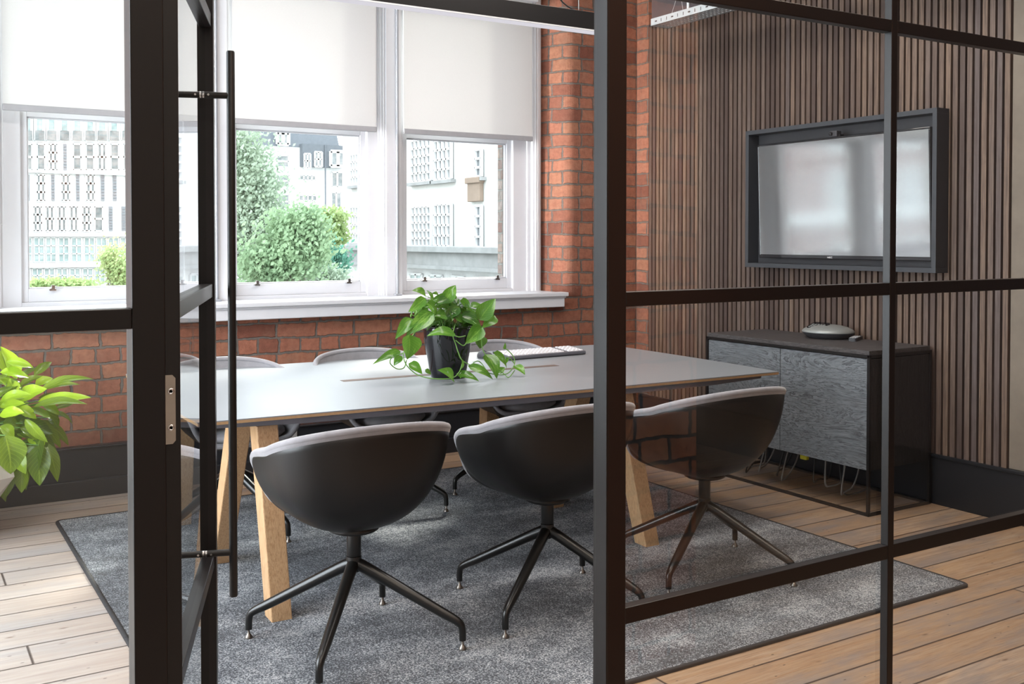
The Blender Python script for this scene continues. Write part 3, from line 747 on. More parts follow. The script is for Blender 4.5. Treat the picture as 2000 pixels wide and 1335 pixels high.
def make_chair():
    r = thing('armchair', '', 'chair')
    # outer plastic shell
    rings = bowl(RIM, (0, -.01), .395, 16, .02, .985)
    inner = bowl(RIM, (0, -.01), .402, 16, .02, .985, .006)
    b = B(); b.loft(rings + inner[::-1], None, True, True); b.build('shell', 'chair_plastic', r)
    # upholstery: inside skin, plus rolled edge
    ins_ = bowl(RIM, (0, -.01), .425, 14, .03, .99, .016)
    b = B(); b.loft(ins_, None, True, False)
    b.add(ins_[0], [list(range(len(ins_[0])))], None, True)
    pts = [p + Vector((0, 0, -.004)) for p in RIM]
    n = len(pts); rr = []
    for i, p in enumerate(pts):
        tn = (pts[(i+1) % n]-pts[i-1]).normalized()
        inw = Vector((-p.x, -.01-p.y, 0)).normalized(); inw = (inw - tn*inw.dot(tn)).normalized()
        up = tn.cross(inw).normalized()
        if up.z < 0: up = -up
        ring = []
        for k in range(12):
            a = 2*PI*k/12
            ring.append(p + inw*.008 + inw*math.cos(a)*.0125 + up*math.sin(a)*.0125 - up*.004)
        rr.append(ring)
    rr.append(rr[0]); b.loft(rr, None, True, False)
    # outer turned-over band
    bd = []
    for s_ in range(4):
        ring = []
        for i, p in enumerate(pts):
            h_ = Vector((p.x, p.y+.01, 0)).normalized()
            w_ = min(1, max(0, (p.z-.60)/.1))
            ring.append(p + h_*.0035*(1 if s_ < 3 else .2) - Vector((0, 0, 1))*(s_*.0085*(.35+.65*w_)) - h_*(s_*.0012))
        bd.append(ring)
    b.loft(bd, None, True, False)
    b.build('upholstery', 'fabric', r)
    # seat pad
    def se(a, w, d, cy, z, e=2.6):
        ca, sa = math.cos(a), math.sin(a)
        return (w*abs(ca)**(2/e)*(1 if ca > 0 else -1), cy+d*abs(sa)**(2/e)*(1 if sa > 0 else -1), z)
    N = 40; rg = []
    def plan(sc, z):
        out = []
        for k in range(N):
            x, y, _ = se(2*PI*k/N, .210*sc, .178*sc, .058, z, 2.6)
            t_ = min(1, max(0, (y+.13)/.22)); t_ = t_*t_*(3-2*t_)
            out.append((x*(.60+.40*t_), y, z + .006*(y > .15)*0))
        return out
    for (sc, z) in ((.45, .428), (.76, .436), (.93, .452), (1.0, .466), (1.0, .474), (.97, .486), (.88, .493), (.5, .494), (.12, .493)):
        rg.append(plan(sc, z))
    B().loft(rg).build('seat_cushion', 'fabric', r)
    # column + swivel base
    B().lathe([(.075, .386), (.085, .392), (.08, .404)], m=None).build('mounting_plate', 'chair_metal', r)
    B().lathe([(.0235, .300), (.0245, .302), (.0245, .388)], m=None, n=28).build('column', 'chair_metal', r)
    B().lathe([(.012, .243), (.022, .248), (.026, .262), (.0255, .299)], m=None, n=28).build('hub', 'chair_metal', r)
    return r
def leg_mesh():
    b = B()
    P = catmull([(.010, 0, .272), (.05, 0, .255), (.18, 0, .186), (.30, 0, .122), (.345, 0, .099), (.366, 0, .083), (.372, 0, .062), (.373, 0, .030)], 4)
    n = len(P); rs = [.0220 - .0100*min(1, i/(n*.75)) for i in range(n)]
    b.tube(P, rs, n=14)
    return b.build('leg', 'chair_metal')
leg_o = leg_mesh()
B_ = B(); B_.lathe([(.0135, 0), (.0135, .004), (.008, .012), (.0045, .016), (.0045, .032)], .373, 0, n=18)
foot_o = B_.build('foot', simple('foot_steel', (.22, .20, .18), .35, 1), leg_o)
chair0 = make_chair()
CH = [(1.334, 3.200, -2, -39, 'grey armchair with black shell nearest the open door, its back to the viewer'),
      (2.107, 3.184, -1, 33.8, 'middle of the three near grey armchairs with black shells, partly behind the central post'),
      (2.872, 3.162, 0, 26.7, 'near grey armchair with black shell at the right end, seen through the glass'),
      (1.385, 4.775, 183, -67, 'far grey armchair by the window wall seen behind the door handle'),
      (2.135, 4.80, 181, -48.5, 'far grey armchair by the window wall just left of the potted plant'),
      (2.95, 4.82, 180, 4, 'far grey armchair by the window wall behind the keyboard')]
for i, (x, y, fa, la, lab) in enumerate(CH):
    ch = chair0 if i == 0 else copy_tree_later(chair0) if False else None
    if i == 0: ch = chair0; parts = [o for o in bpy.data.objects if o.parent == chair0]
    else:
        ch = chair0.copy(); C.objects.link(ch)
        for p_ in parts:
            q = p_.copy(); C.objects.link(q); q.parent = ch
    ch.location = (x, y, RZ0); ch.rotation_euler = (0, 0, R(fa))
    tag(ch, lab, 'chair', 'grey armchairs around the meeting table')
    for k in range(4):
        lg = leg_o.copy(); C.objects.link(lg); lg.parent = ch; lg.rotation_euler = (0, 0, R(la+90*k-fa))
        ft = foot_o.copy(); C.objects.link(ft); ft.parent = lg
bpy.data.objects.remove(foot_o); bpy.data.objects.remove(leg_o)

# ================================================================== SIDEBOARD
t = thing('sideboard', 'black stained oak sideboard with two doors on an open black metal frame', 'sideboard', (4.135, 3.365, 0))
SL, SD, SH = 1.18, .485, .815; q = .015
b = B()
for (x, y) in ((0, 0), (SD-q, 0), (0, SL-q), (SD-q, SL-q)): b.box(x, y, 0, x+q, y+q, SH-.012)
for z in (0, SH-.012-q):
    b.box(0, 0, z, SD, q, z+q); b.box(0, SL-q, z, SD, SL, z+q); b.box(0, 0, z, q, SL, z+q); b.box(SD-q, 0, z, SD, SL, z+q)
b.build('frame', 'black_metal', t, .001)
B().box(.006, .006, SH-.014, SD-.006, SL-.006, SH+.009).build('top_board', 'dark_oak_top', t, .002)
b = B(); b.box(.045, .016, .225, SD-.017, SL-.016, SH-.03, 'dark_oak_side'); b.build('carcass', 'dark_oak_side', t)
md = SL*.505
o1 = B().box(.006, .0175, .228, .040, md-.002, SH-.032).build('door', 'dark_oak', t, .001)
o2 = B().box(.006, md+.002, .228, .040, SL-.0175, SH-.032).build('door', 'dark_oak', t, .001)
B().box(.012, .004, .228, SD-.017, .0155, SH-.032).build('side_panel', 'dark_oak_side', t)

# conference phone
t = thing('conference_phone', 'silver domed conference phone with black base on the sideboard', 'phone', (4.50, 3.945, SH+.009), R(8))
rg = []; N = 40
def egg(a, r, z, sx=1.0, sy=1.0): return (math.cos(a)*r*.135*sx, math.sin(a)*r*.145*sy, z)
B().loft([[egg(2*PI*k/N, r, z) for k in range(N)] for r, z in ((.62, 0), (.80, .004), (.90, .018), (.99, .030), (1, .034))]).build('base', 'dark_grey', t)
B().loft([[egg(2*PI*k/N, r, z) for k in range(N)] for r, z in ((1.0, .034), (1.01, .038), (.93, .050), (.75, .062), (.5, .071), (.25, .075), (.02, .076))]).build('dome', 'grey_plastic', t)
mt = Matrix.Translation((-.050, .03, .069)) @ Matrix.Rotation(R(-17), 4, 'Y')
b = B(); b.prism(rrect(-.045, -.055, .045, .055, .02), -.004, .004, None, mt); kp = b.build('keypad', 'gloss_black', t)
b = B()
for ix in range(3):
    for iy in range(5):
        m2 = mt @ Matrix.Translation((-.032+ix*.018, -.036+iy*.018, .005)); b.prism(rrect(-.006, -.006, .006, .006, .003, 3), -.002, .001, None, m2)
b.build('buttons', 'grey_plastic', kp)
# handset / remote
t = thing('remote_control', 'black remote control lying beside the conference phone', 'remote', (4.525, 3.775, SH+.009), R(-62))
b = B(); b.loft([[(x, y, z) for x, y in rrect(-.022, -.085, .022, .085, .012)] for z in (.0, .018)] , None, False).build('body', 'dark_grey', t, .004)
B().loft([[(x, y, z) for x, y in rrect(-.0222, .062, .0222, .087, .012)] for z in (.002, .0175)], None, False).build('end_cap', 'grey_plastic', t)
b = B()
for ix in range(3):
    for iy in range(7): b.prism(rrect(-.017+ix*.0125, -.072+iy*.018, -.017+ix*.0125+.008, -.072+iy*.018+.009, .003, 3), .0178, .0205)
b.build('buttons', 'chain', t)

# cables below the sideboard
def cable(pts, r, mat, lab, g='loose cables under the sideboard'):
    P = catmull(pts, 6); o = B().tube(P, r, n=8).build('cable', mat)
    return tag(o, lab, 'cable', g)
rc = random.Random(3)
for k in range(9):
    y0 = 4.40 - k*.095 + rc.uniform(-.02, .02); x0 = 4.33 + rc.uniform(-.05, .05)
    dy = rc.uniform(-.16, .10); dp = .16 - rc.uniform(.0, .12)
    pts = [(x0, y0, .222), (x0-.02, y0+dy*.2, .15), (x0-.04, y0+dy*.5, max(.012, .06-dp*.2)), (x0-.01, y0+dy*.8, .016+rc.uniform(0, .05)), (x0+.05, y0+dy*1.1, .06), (x0+.09, y0+dy*.8, .13), (x0+.11, y0+dy*.5, .222)]
    cable(pts, .0045 if k % 3 else .0055, 'cable_black' if k % 2 else 'cable_grey',
          'black cable looping under the sideboard' if k % 2 else 'grey cable looping under the sideboard',
          'black cables under the sideboard' if k % 2 else 'grey cables under the sideboard')
t = thing('cable_tag', 'small yellow plug hanging among the cables under the sideboard', 'plug', (4.30, 3.93, .18))
b = B(); b.prism(rrect(-.012, -.025, .012, .025, .008), -.015, .018); b.build('body', 'yellow', t, .003)
B().tube([(0, 0, .015), (.005, .005, .047)], .004).build('lead', 'yellow', t)

# ================================================================== TELEVISION
t = thing('television_surround', 'shallow black box frame mounted on the slatted wall around the television', 'frame', (4.64, 3.965, 1.625))
yb0, yb1, zb0, zb1 = -.675, .675, -.42, .42; dp = .10; th = .026
b = B()
b.box(-dp, yb0, zb0, 0, yb1, zb0+th); b.box(-dp, yb0, zb1-th, 0, yb1, zb1)
b.box(-dp, yb0, zb0+th, 0, yb0+th, zb1-th); b.box(-dp, yb1-th, zb0+th, 0, yb1, zb1-th)
b.build('box_frame', simple('surround_paint', (.035, .039, .046), .45), t, .001)
B().box(-.012, yb0+th, zb0+th, -.001, yb1-th, zb1-th).build('back_board', 'dark_grey', t)
tv = thing('television', 'flat glossy screen television reflecting the windows, tilted slightly downward', 'television', (4.545, 3.925, 1.608))
tv.rotation_euler = (0, R(-1.9), 0)
hy, hz = .605, .343
b = B(); b.box(0, -hy, -hz, .045, hy, hz); b.build('body', 'dark_grey', tv, .004)
b = B(); e = .011
b.box(-.006, -hy, -hz, 0, hy, -hz+e*1.9); b.box(-.006, -hy, hz-e, 0, hy, hz); b.box(-.006, -hy, -hz+e, 0, -hy+e, hz-e); b.box(-.006, hy-e, -hz+e, 0, hy, hz-e)
bz = b.build('bezel', 'gloss_black', tv, .003)
B().box(-.0035, -hy+e, -hz+e*1.9, -.001, hy-e, hz-e).build('screen', 'screen', tv)
def poly_letters(word, h, w, gap):
    st = {'N': [((0, 0), (0, 1)), ((0, 1), (1, 0)), ((1, 0), (1, 1))], 'E': [((0, 0), (0, 1)), ((0, 0), (1, 0)), ((0, .5), (.85, .5)), ((0, 1), (1, 1))],
          'C': [((1, 0), (0, 0)), ((0, 0), (0, 1)), ((0, 1), (1, 1))]}
    b = B(); x = 0
    for c_ in word:
        for (p, q2) in st[c_]:
            a = Vector((0, -(x+p[0]*w), p[1]*h)); c2 = Vector((0, -(x+q2[0]*w), q2[1]*h)); d = (c2-a).normalized(); n_ = Vector((0, -d.z, d.y))*h*.11
            a -= d*h*.1; c2 += d*h*.1
            b.add([a-n_, c2-n_, c2+n_, a+n_, (a-n_)+Vector((-.0005, 0, 0)), (c2-n_)+Vector((-.0005, 0, 0)), (c2+n_)+Vector((-.0005, 0, 0)), (a+n_)+Vector((-.0005, 0, 0))],
                  [(0, 1, 2, 3), (4, 5, 6, 7), (0, 1, 5, 4), (1, 2, 6, 5), (2, 3, 7, 6), (3, 0, 4, 7)])
        x += w+gap
    return b
lg_ = poly_letters('NEC', .0075, .0085, .004).build('logo', 'key_white', bz, loc=(-.0064, .072, -hz+.0055))
# webcam
t = thing('webcam', 'small black webcam clipped to the top edge of the television', 'webcam', (4.535, 3.945, 1.950))
b = B(); b.prism(rrect(-.012, -.030, .030, .024, .005), 0, .034); b.build('body', 'dark_grey', t, .003)
b = B(); b.tube([(-.014, .008, .017), (-.019, .008, .017)], .011, n=20); ln = b.build('lens_ring', 'black_metal', t)
B().tube([(-.0185, .008, .017), (-.0205, .008, .017)], .006, n=16).build('lens', 'gloss_black', ln)
B().box(.0, -.045, .0, .03, -.028, .012).build('clip', 'black_metal', t)

# ================================================================== THINGS ON THE TABLE
TT = .7405
t = thing('keyboard', 'slim grey computer keyboard with white keys on the meeting table', 'keyboard', (3.030, 4.655, TT), R(2.5))
kw, kd = .255, .078
b = B(); sec = [(-kd+.004, .001), (-kd-.004, .006), (-kd-.002, .019), (-kd+.004, .021), (kd, .034), (kd, .022)]
b.loft([[(x, y, z) for y, z in sec] for x in (-kw, kw)], None, False).build('body', 'kb_body', t, .002)
key0 = None
for r_ in range(5):
    for c_ in range(19):
        if c_ in (14,) : continue
        x = -kw+.012+c_*.0262; y = -kd+.014+r_*.0272; z = .0200 + (y+kd)/(2*kd)*.0130
        if key0 is None:
            key0 = B().loft([[(i, j, 0) for i, j in ((0, 0), (.0215, 0), (.0215, .022), (0, .022))], [(i, j, .0065) for i, j in ((.003, .003), (.0185, .003), (.0185, .019), (.003, .019))]], None, False).build('key', 'key_white', t)
            kk_ = key0
        else: kk_ = key0.copy(); C.objects.link(kk_)
        kk_.location = (x, y, z)
for sx in (-1, 1):
    B().box(sx*.2-.012, -kd+.006, 0, sx*.2+.012, -kd+.016, .004).build('foot', 'rubber', t)
    B().box(sx*.2-.01, kd-.02, 0, sx*.2+.01, kd-.010, .022).build('foot', 'rubber', t)
t = thing('computer_mouse', 'dark grey computer mouse left of the keyboard behind the plant', 'mouse', (2.725, 4.725, TT), R(12))
N = 28
def ms(sc, z, sh=0): return [(math.cos(2*PI*k/N)*.030*sc, math.sin(2*PI*k/N)*.055*sc+sh, z + (.006*math.sin(2*PI*k/N)*(1-sc))) for k in range(N)]
B().loft([ms(.9, 0), ms(1, .005), ms(.98, .016), ms(.85, .027), ms(.6, .034), ms(.3, .037), ms(.05, .038)]).build('body', 'dark_grey', t)
B().tube([(0, .022, .036), (0, .036, .032)], .004, n=10).build('wheel', 'grey_plastic', t)

# ---- leaves
def leaf(b, base, tip, width, nrm, shape='heart', curl=.12, fold=.25, shade=.5, droop=0.0, wob=0.0, n=10, mat=None):
    base = Vector(base); tip = Vector(tip); ax = tip-base; L = ax.length; ax.normalize()
    nrm = Vector(nrm); nrm = (nrm-ax*nrm.dot(ax)).normalized(); sd = ax.cross(nrm).normalized()
    cols = 5; vs = []; uvs = []; fs = []
    for i in range(n+1):
        u = i/n
        if shape == 'heart': w = (math.sin(PI*min(1, u**.55))**.85)*(1-.15*u) if 0 < u < 1 else 0
        else: w = math.sin(PI*u**.85)**.8*(1-.25*u) if 0 < u < 1 else 0
        w *= width/2
        cen = base + ax*L*u + nrm*(curl*L*math.sin(PI*u) - droop*L*u*u)
        ripple = wob*width*math.sin(u*17+base.x*40)
        for j in range(cols):
            v = -1+2*j/(cols-1)
            back = 0
            if shape == 'heart' and u < .25: back = -abs(v)*L*.10*(1-u/.25)
            p = cen + sd*w*v + nrm*(fold*w*(abs(v)**1.4) + ripple*abs(v)) + ax*back
            vs.append(p); uvs.append((.5+v/2, u))
    for i in range(n):
        for j in range(cols-1): a = i*cols+j; fs.append((a, a+1, a+cols+1, a+cols))
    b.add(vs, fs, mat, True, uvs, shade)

CAMDIR = -FW
def pothos_pt(cx, cy, dpt=0.0):
    px, py = 720+cx/4.348, 540+cy/4.348
    p = on(px, py, 1, 4.085+dpt)
    if p.z < TT+.004: p = on(px, py, 2, TT+.004)
    return p
pc = Vector((2.205, 4.165, TT))
pl = thing('potted_pothos', 'trailing green pothos in a glossy black pot on the meeting table', 'plant', pc)
pot = B().lathe([(.070, 0), (.078, .003), (.086, .03), (.098, .10), (.110, .17), (.1145, .225), (.1145, .238), (.108, .238), (.105, .215)], m=None, n=48)
pot.build('pot', 'gloss_black', pl)
B().lathe([(.104, .205), (.104, .214), (.05, .219), (.004, .220)], n=32).build('soil', 'soil', pl)
LV = [(475,160,368,118,85,.25,.05),(470,190,338,300,75,.6,.0),(530,220,500,115,85,.1,.02),(655,215,740,65,95,.75,.03),(560,230,660,130,60,.3,.06),(660,190,560,245,75,.2,.0),
(740,250,620,170,65,.35,.04),(700,260,770,180,75,.15,.05),(785,215,885,312,95,.6,.0),(880,255,978,240,70,.5,.05),(950,352,1080,180,125,.6,-.02),(1062,338,968,432,95,.8,-.01),
(790,340,970,440,115,.25,-.02),(760,270,635,375,90,.2,-.02),(505,225,575,352,85,.6,-.03),(530,320,315,500,115,.55,-.04),(355,370,225,528,90,.45,.0),(345,510,332,705,155,.72,-.05),
(250,640,40,735,62,.4,-.02),(275,680,212,755,58,.75,-.03),(715,490,493,502,100,.65,-.09),(955,440,820,572,110,.6,-.09),(945,515,945,612,95,.3,-.04),(350,745,456,828,85,.8,-.06),
(485,792,532,830,34,.6,-.06),(712,868,598,785,100,.75,-.11),(785,780,795,700,36,.9,-.1),(1005,675,1098,872,125,.5,-.06),(1070,655,1182,782,85,.9,.0),(1180,690,1158,745,22,.8,-.04),
(1245,762,1330,846,80,.8,-.06),(862,765,1065,882,66,.45,-.11),(762,830,942,892,72,.5,-.1),(1152,612,1160,558,22,.9,-.02),(525,360,548,410,32,.8,-.02),
(620,300,560,380,80,.25,.0),(700,300,700,380,80,.2,.0),(560,250,470,260,80,.35,.06),(850,330,800,400,80,.15,.0),(900,290,960,330,80,.3,.03),(640,240,700,300,90,.45,.05),
(600,180,540,140,60,.35,.08),(720,200,690,130,60,.5,.08),(820,280,760,230,80,.3,.08),(430,260,390,330,50,.5,.05),(650,330,560,330,90,.55,-.03),(740,330,800,390,80,.4,-.03),
(610,260,630,200,80,.2,.02),(880,360,930,300,80,.35,.06),(560,200,620,240,70,.6,.0),(1100,820,1160,770,50,.8,-.02),(780,860,840,810,70,.6,-.06)]
rl = random.Random(5)
b = B(); st = B()
core = pc + Vector((0, 0, .215))
for (bx, by, tx, ty, w_, sh, dp_) in LV:
    P0 = pothos_pt(bx, by, dp_); P1 = pothos_pt(tx, ty, dp_ + rl.uniform(-.035, .02))
    if P1.z < TT+.012: P1.z = TT+.012
    if P0.z < TT+.02: P0.z = TT+.02
    nr = Vector((rl.uniform(-.3, .3), -.62, .55+rl.uniform(-.2, .25)))
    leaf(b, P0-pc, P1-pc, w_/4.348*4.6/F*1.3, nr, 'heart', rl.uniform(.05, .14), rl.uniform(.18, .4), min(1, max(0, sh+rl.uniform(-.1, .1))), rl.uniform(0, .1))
    if by < 470:
        s0 = core + Vector((rl.uniform(-.05, .05), rl.uniform(-.04, .04), 0))
        mid = (s0+P0)/2 + Vector((0, 0, .05))
        st.tube(catmull([s0-pc, mid-pc, P0-pc], 5), .0018, n=6)
for k in range(30):
    a = rl.uniform(0, 2*PI); q1 = rl.uniform(.02, .09); q2 = q1 + rl.uniform(.04, .09); hh = rl.uniform(.02, .12)
    P0 = core + Vector((math.cos(a)*q1*1.3, math.sin(a)*q1, hh)); P1 = core + Vector((math.cos(a)*q2*1.3, math.sin(a)*q2, hh+rl.uniform(-.05, .05)))
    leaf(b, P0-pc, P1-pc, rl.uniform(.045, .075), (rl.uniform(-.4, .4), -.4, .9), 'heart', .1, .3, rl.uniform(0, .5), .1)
    st.tube(catmull([core-pc+Vector((math.cos(a)*.03, math.sin(a)*.03, 0)), (core*.4+P0*.6)-pc+Vector((0, 0, .01)), P0-pc], 4), .0017, n=6)
b.build('foliage', 'pothos', pl)
VN = [[(735,410,-.02),(715,500,-.09),(740,580,-.09),(762,650,-.1),(795,715,-.1),(880,765,-.1),(960,802,-.1),(1080,836,-.1),(1180,826,-.08),(1240,745,-.05),(1220,670,-.03),(1155,608,-.02)],
[(480,400,-.02),(385,490,-.04),(300,640,-.05),(312,740,-.06),(380,815,-.06),(450,852,-.08),(560,872,-.1),(700,868,-.11),(765,822,-.1),(795,740,-.1)],
[(300,655,-.04),(205,685,-.04),(183,740,-.04),(240,788,-.04),(300,778,-.04),(322,712,-.04)],
[(930,420,-.02),(955,500,-.04),(965,610,-.05),(995,675,-.06)],[(715,500,-.09),(770,518,-.1),(822,508,-.09)],[(738,545,-.09),(800,590,-.1),(832,568,-.09)],
[(890,735,-.06),(930,722,-.05),(965,750,-.05),(990,790,-.08)],[(1100,790,-.04),(1150,830,-.05),(1190,860,-.06),(1240,800,-.05)],[(500,410,0),(370,330,.0),(360,350,0),(370,300,0)],
[(1160,690,-.04),(1200,700,-.04),(1240,745,-.05)]]
for v in VN:
    st.tube(catmull([pothos_pt(*p)-pc+Vector((0, 0, .003)) for p in v], 6), .0024, n=6)
st.build('vines', 'vine', pl)

# ---- peace lily in floor planter at left
lc = Vector((.14, 5.36, 0))
ll = thing('potted_peace_lily', 'leafy bright green peace lily in a faceted pale planter at the left edge', 'plant', lc)
def hexr(r, z, off=0, n=6): return [(r*math.cos(2*PI*(k+off)/n), r*math.sin(2*PI*(k+off)/n), z) for k in range(n)]
vs = hexr(.19, .0, 0) + hexr(.40, .29, .5) + hexr(.33, .44, 0)
fs = []
for k in range(6):
    a, c_ = k, (k+1) % 6
    fs += [(a, c_, 6+a), (c_, 6+c_, 6+a), (6+a, 6+c_, 12+c_), (6+a, 12+c_, 12+a)]
fs += [(5, 4, 3, 2, 1, 0)]
b = B(); b.add(vs, fs); b.add(hexr(.33, .44, 0)+hexr(.315, .44, 0)+hexr(.31, .40, 0), [(k, (k+1) % 6, 6+(k+1) % 6, 6+k) for k in range(6)] + [(6+k, 6+(k+1) % 6, 12+(k+1) % 6, 12+k) for k in range(6)] + [(12, 13, 14, 15, 16, 17)])
b.build('planter', 'planter', ll)
B().lathe([(.25, .395), (.25, .405), (.02, .41)], n=6, smooth=False).build('soil', 'soil', ll)
LL = [(110,330,12,120,80,.95,.0),(0,290,190,322,62,.9,-.05),(120,390,275,310,50,.15,.08),(230,370,345,325,52,.9,.05),(280,400,520,365,38,.55,.06),(120,475,305,395,95,.95,-.02),
(245,480,595,445,66,.9,-.05),(330,485,505,480,38,.3,.04),(0,480,205,435,62,.7,-.1),(0,512,165,488,50,.75,-.12),(0,562,157,552,66,.95,-.15),(105,518,240,592,56,.6,-.1),
(190,520,332,592,50,.15,-.08),(265,490,387,566,56,.4,-.03),(150,620,345,690,90,.1,-.08),(240,600,396,782,56,.3,-.02),(330,580,378,650,50,.2,.05),(130,650,246,732,56,.15,-.12),
(200,690,292,762,80,.85,-.06),(0,640,92,722,66,.5,-.18),(35,700,75,952,140,.12,-.25),(250,765,258,1027,105,.12,-.12),(300,750,378,1002,66,.25,-.04),(150,900,140,1075,66,.2,-.1),
(100,760,178,865,66,.15,-.02),(60,420,0,330,60,.5,0),(100,420,60,330,60,.3,-.03),(20,620,120,650,90,.12,-.1),(60,380,130,350,60,.4,-.02),(180,440,60,420,70,.5,.05),(150,560,40,600,90,.2,.03),
(120,700,200,640,90,.15,.06),(60,800,20,900,80,.15,-.1),(110,850,60,1000,70,.1,.05)]
b = B(); st = B(); core = lc + Vector((0, 0, .42))
def lp(x, y, d): return on(x/3.3375, 640+y/3.3375, 1, 5.33+d)
for (bx, by, tx, ty, w_, sh, dp_) in LL:
    P0 = lp(bx, by, dp_); P1 = lp(tx, ty, dp_+rl.uniform(-.08, .03))
    nr = Vector((rl.uniform(-.35, .2), -.55, .65))
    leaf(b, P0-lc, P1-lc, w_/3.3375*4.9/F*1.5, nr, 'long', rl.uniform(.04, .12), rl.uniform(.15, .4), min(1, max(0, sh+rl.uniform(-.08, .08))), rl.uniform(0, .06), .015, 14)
    for q_ in range(2):
        dv = Vector((rl.uniform(-.09, .04), rl.uniform(-.06, .20), rl.uniform(-.06, .05)))
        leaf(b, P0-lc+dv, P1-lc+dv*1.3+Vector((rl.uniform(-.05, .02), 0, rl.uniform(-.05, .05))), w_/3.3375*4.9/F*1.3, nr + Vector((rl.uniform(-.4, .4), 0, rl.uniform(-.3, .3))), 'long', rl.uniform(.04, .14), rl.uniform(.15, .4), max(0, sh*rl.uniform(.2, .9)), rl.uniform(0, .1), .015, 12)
    s0 = core + Vector((rl.uniform(-.1, .12), rl.uniform(-.1, .1), 0))
    st.tube(catmull([s0-lc, (s0*.5+P0*.5)-lc+Vector((0, 0, .04)), P0-lc], 5), .003, n=6)
for k in range(34):   # the rest of the plant, beyond the left edge
    a = R(rl.uniform(80, 290)); rr_ = rl.uniform(.12, .35); el = rl.uniform(.15, .50)
    P0 = lc + Vector((math.cos(a)*rr_*.6, math.sin(a)*rr_*.5, .42+el*.8)); P1 = lc + Vector((math.cos(a)*(rr_+.25), max(-.75, math.sin(a)*(rr_+.2)), .42+el-rl.uniform(-.05, .25)))
    if P1.y > 5.72: P1.y = 5.72
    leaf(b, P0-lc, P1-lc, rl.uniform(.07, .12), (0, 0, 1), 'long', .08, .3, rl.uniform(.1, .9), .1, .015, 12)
    st.tube(catmull([core-lc, (core*.5+P0*.5)-lc+Vector((0, 0, .04)), P0-lc], 4), .003, n=6)
b.build('foliage', 'lily', ll); st.build('stems', 'lily_stem', ll)

# ================================================================== SOCKET
t = thing('wall_socket', 'brushed steel double power socket on the black skirting behind the table', 'socket', (1.99, 5.815, .205))
B().box(-.073, -.008, -.043, .073, 0, .043).build('plate', 'socket_steel', t, .002)
for cx in (-.036, .036):
    for (hx_, hz_, hh_) in ((0, .009, .006), (-.011, -.012, .004), (.011, -.012, .004)):
        B().box(cx+hx_-.004, -.0095, hz_-hh_, cx+hx_+.004, -.0075, hz_+hh_).build('pin_hole', 'rubber', t)
B().lathe([(.004, 0), (.004, .002)], n=12).build('screw', 'chrome', t, loc=(.064, -.0085, .0))

# ================================================================== PENDANT LIGHT
t = thing('linear_pendant_light', 'long black linear pendant light hanging above the meeting table', 'light', (2.20, 4.25, 2.43))
B().box(-.95, -.035, .008, .95, .035, .098).build('housing', 'black_metal', t, .002)
B().box(-.945, -.030, .0, .945, .030, .008).build('diffuser', 'led', t)
B().box(-.95, -.036, .003, .95, -.030, .010).build('lip', 'chain', t)
for x in (-.8, .8): B().tube([(x, 0, .098), (x, 0, CEIL-2.43)], .0012, n=6).build('suspension_wire', 'chain', t)
B().tube(catmull([(.80, .0, .098), (.73, 0, .12), (.68, 0, .16), (.655, 0, .25), (.65, 0, .5), (.66, 0, CEIL-2.43)], 6), .004, n=8).build('power_cord', 'cable_black', t)

# ================================================================== CABLE TRAY
t = thing('cable_tray', 'white perforated metal cable tray hanging near the ceiling by the slatted wall', 'tray', (4.26, 4.05, 2.765))
YLn = 1.17; wt = .15
b = B()
def perf_strip(b, y0, y1, face):
    """face(s,t)->point : s along, t across, with slots"""
    pass
# side flange with slots
def slotted(b, P, L, Hh, holes, th_, nrm):
    """panel in (u,v) with rectangular holes, P(u,v) -> Vector"""
    us = sorted(set([0, L] + [h[0] for h in holes] + [h[1] for h in holes])); vs_ = sorted(set([0, Hh] + [h[2] for h in holes] + [h[3] for h in holes]))
    nrm = Vector(nrm)*th_
    for i in range(len(us)-1):
        for j in range(len(vs_)-1):
            uc, vc = (us[i]+us[i+1])/2, (vs_[j]+vs_[j+1])/2
            if any(h[0] < uc < h[1] and h[2] < vc < h[3] for h in holes): continue
            q4 = [P(us[i], vs_[j]), P(us[i+1], vs_[j]), P(us[i+1], vs_[j+1]), P(us[i], vs_[j+1])]
            b.add(q4 + [p+nrm for p in q4], [(0, 1, 2, 3), (4, 7, 6, 5), (0, 1, 5, 4), (1, 2, 6, 5), (2, 3, 7, 6), (3, 0, 4, 7)])
holes = []; u = .04; k = 0
while u < 2*YLn-.05:
    if k % 3 == 0: holes.append((u, u+.022, .019, .028))
    else: holes.append((u+.006, u+.013, .013, .034))
    u += .0535; k += 1
slotted(b, lambda u, v: Vector((0, YLn-u, v)), 2*YLn, .046, holes, .002, (1, 0, 0)); b.build('side_flange', 'tray_metal', t)
b = B(); slotted(b, lambda u, v: Vector((wt, YLn-u, v)), 2*YLn, .046, [], .002, (-1, 0, 0)); b.build('side_flange', 'tray_metal', t)
b = B(); holes = []
for i in range(int(2*YLn/.034)-1):
    for j in range(4):
        holes.append((.02+i*.034, .02+i*.034+.020, .016+j*.033, .016+j*.033+.010))
slotted(b, lambda u, v: Vector((v, YLn-u, 0)), 2*YLn, wt, holes, .0015, (0, 0, 1)); b.build('base_plate', simple('tray_base', (.34, .35, .36), .45, .3), t)
B().tube([(.02, .83, .002), (.02, .83, CEIL-2.765)], .009, n=10).build('hanger_rod', 'tray_metal', t)
B().tube([(.13, -.7, .002), (.13, -.7, CEIL-2.765)], .007, n=10).build('hanger_rod', 'tray_metal', t)
b = B(); b.tube([(.0, .96, .046), (.02, .88, .25), (.02, .86, CEIL-2.765)], .0012, n=6); b.tube([(.0, .855, .046), (.01, .90, .2), (.02, .92, CEIL-2.765)], .0012, n=6); b.build('hanger_wire', 'chain', t)

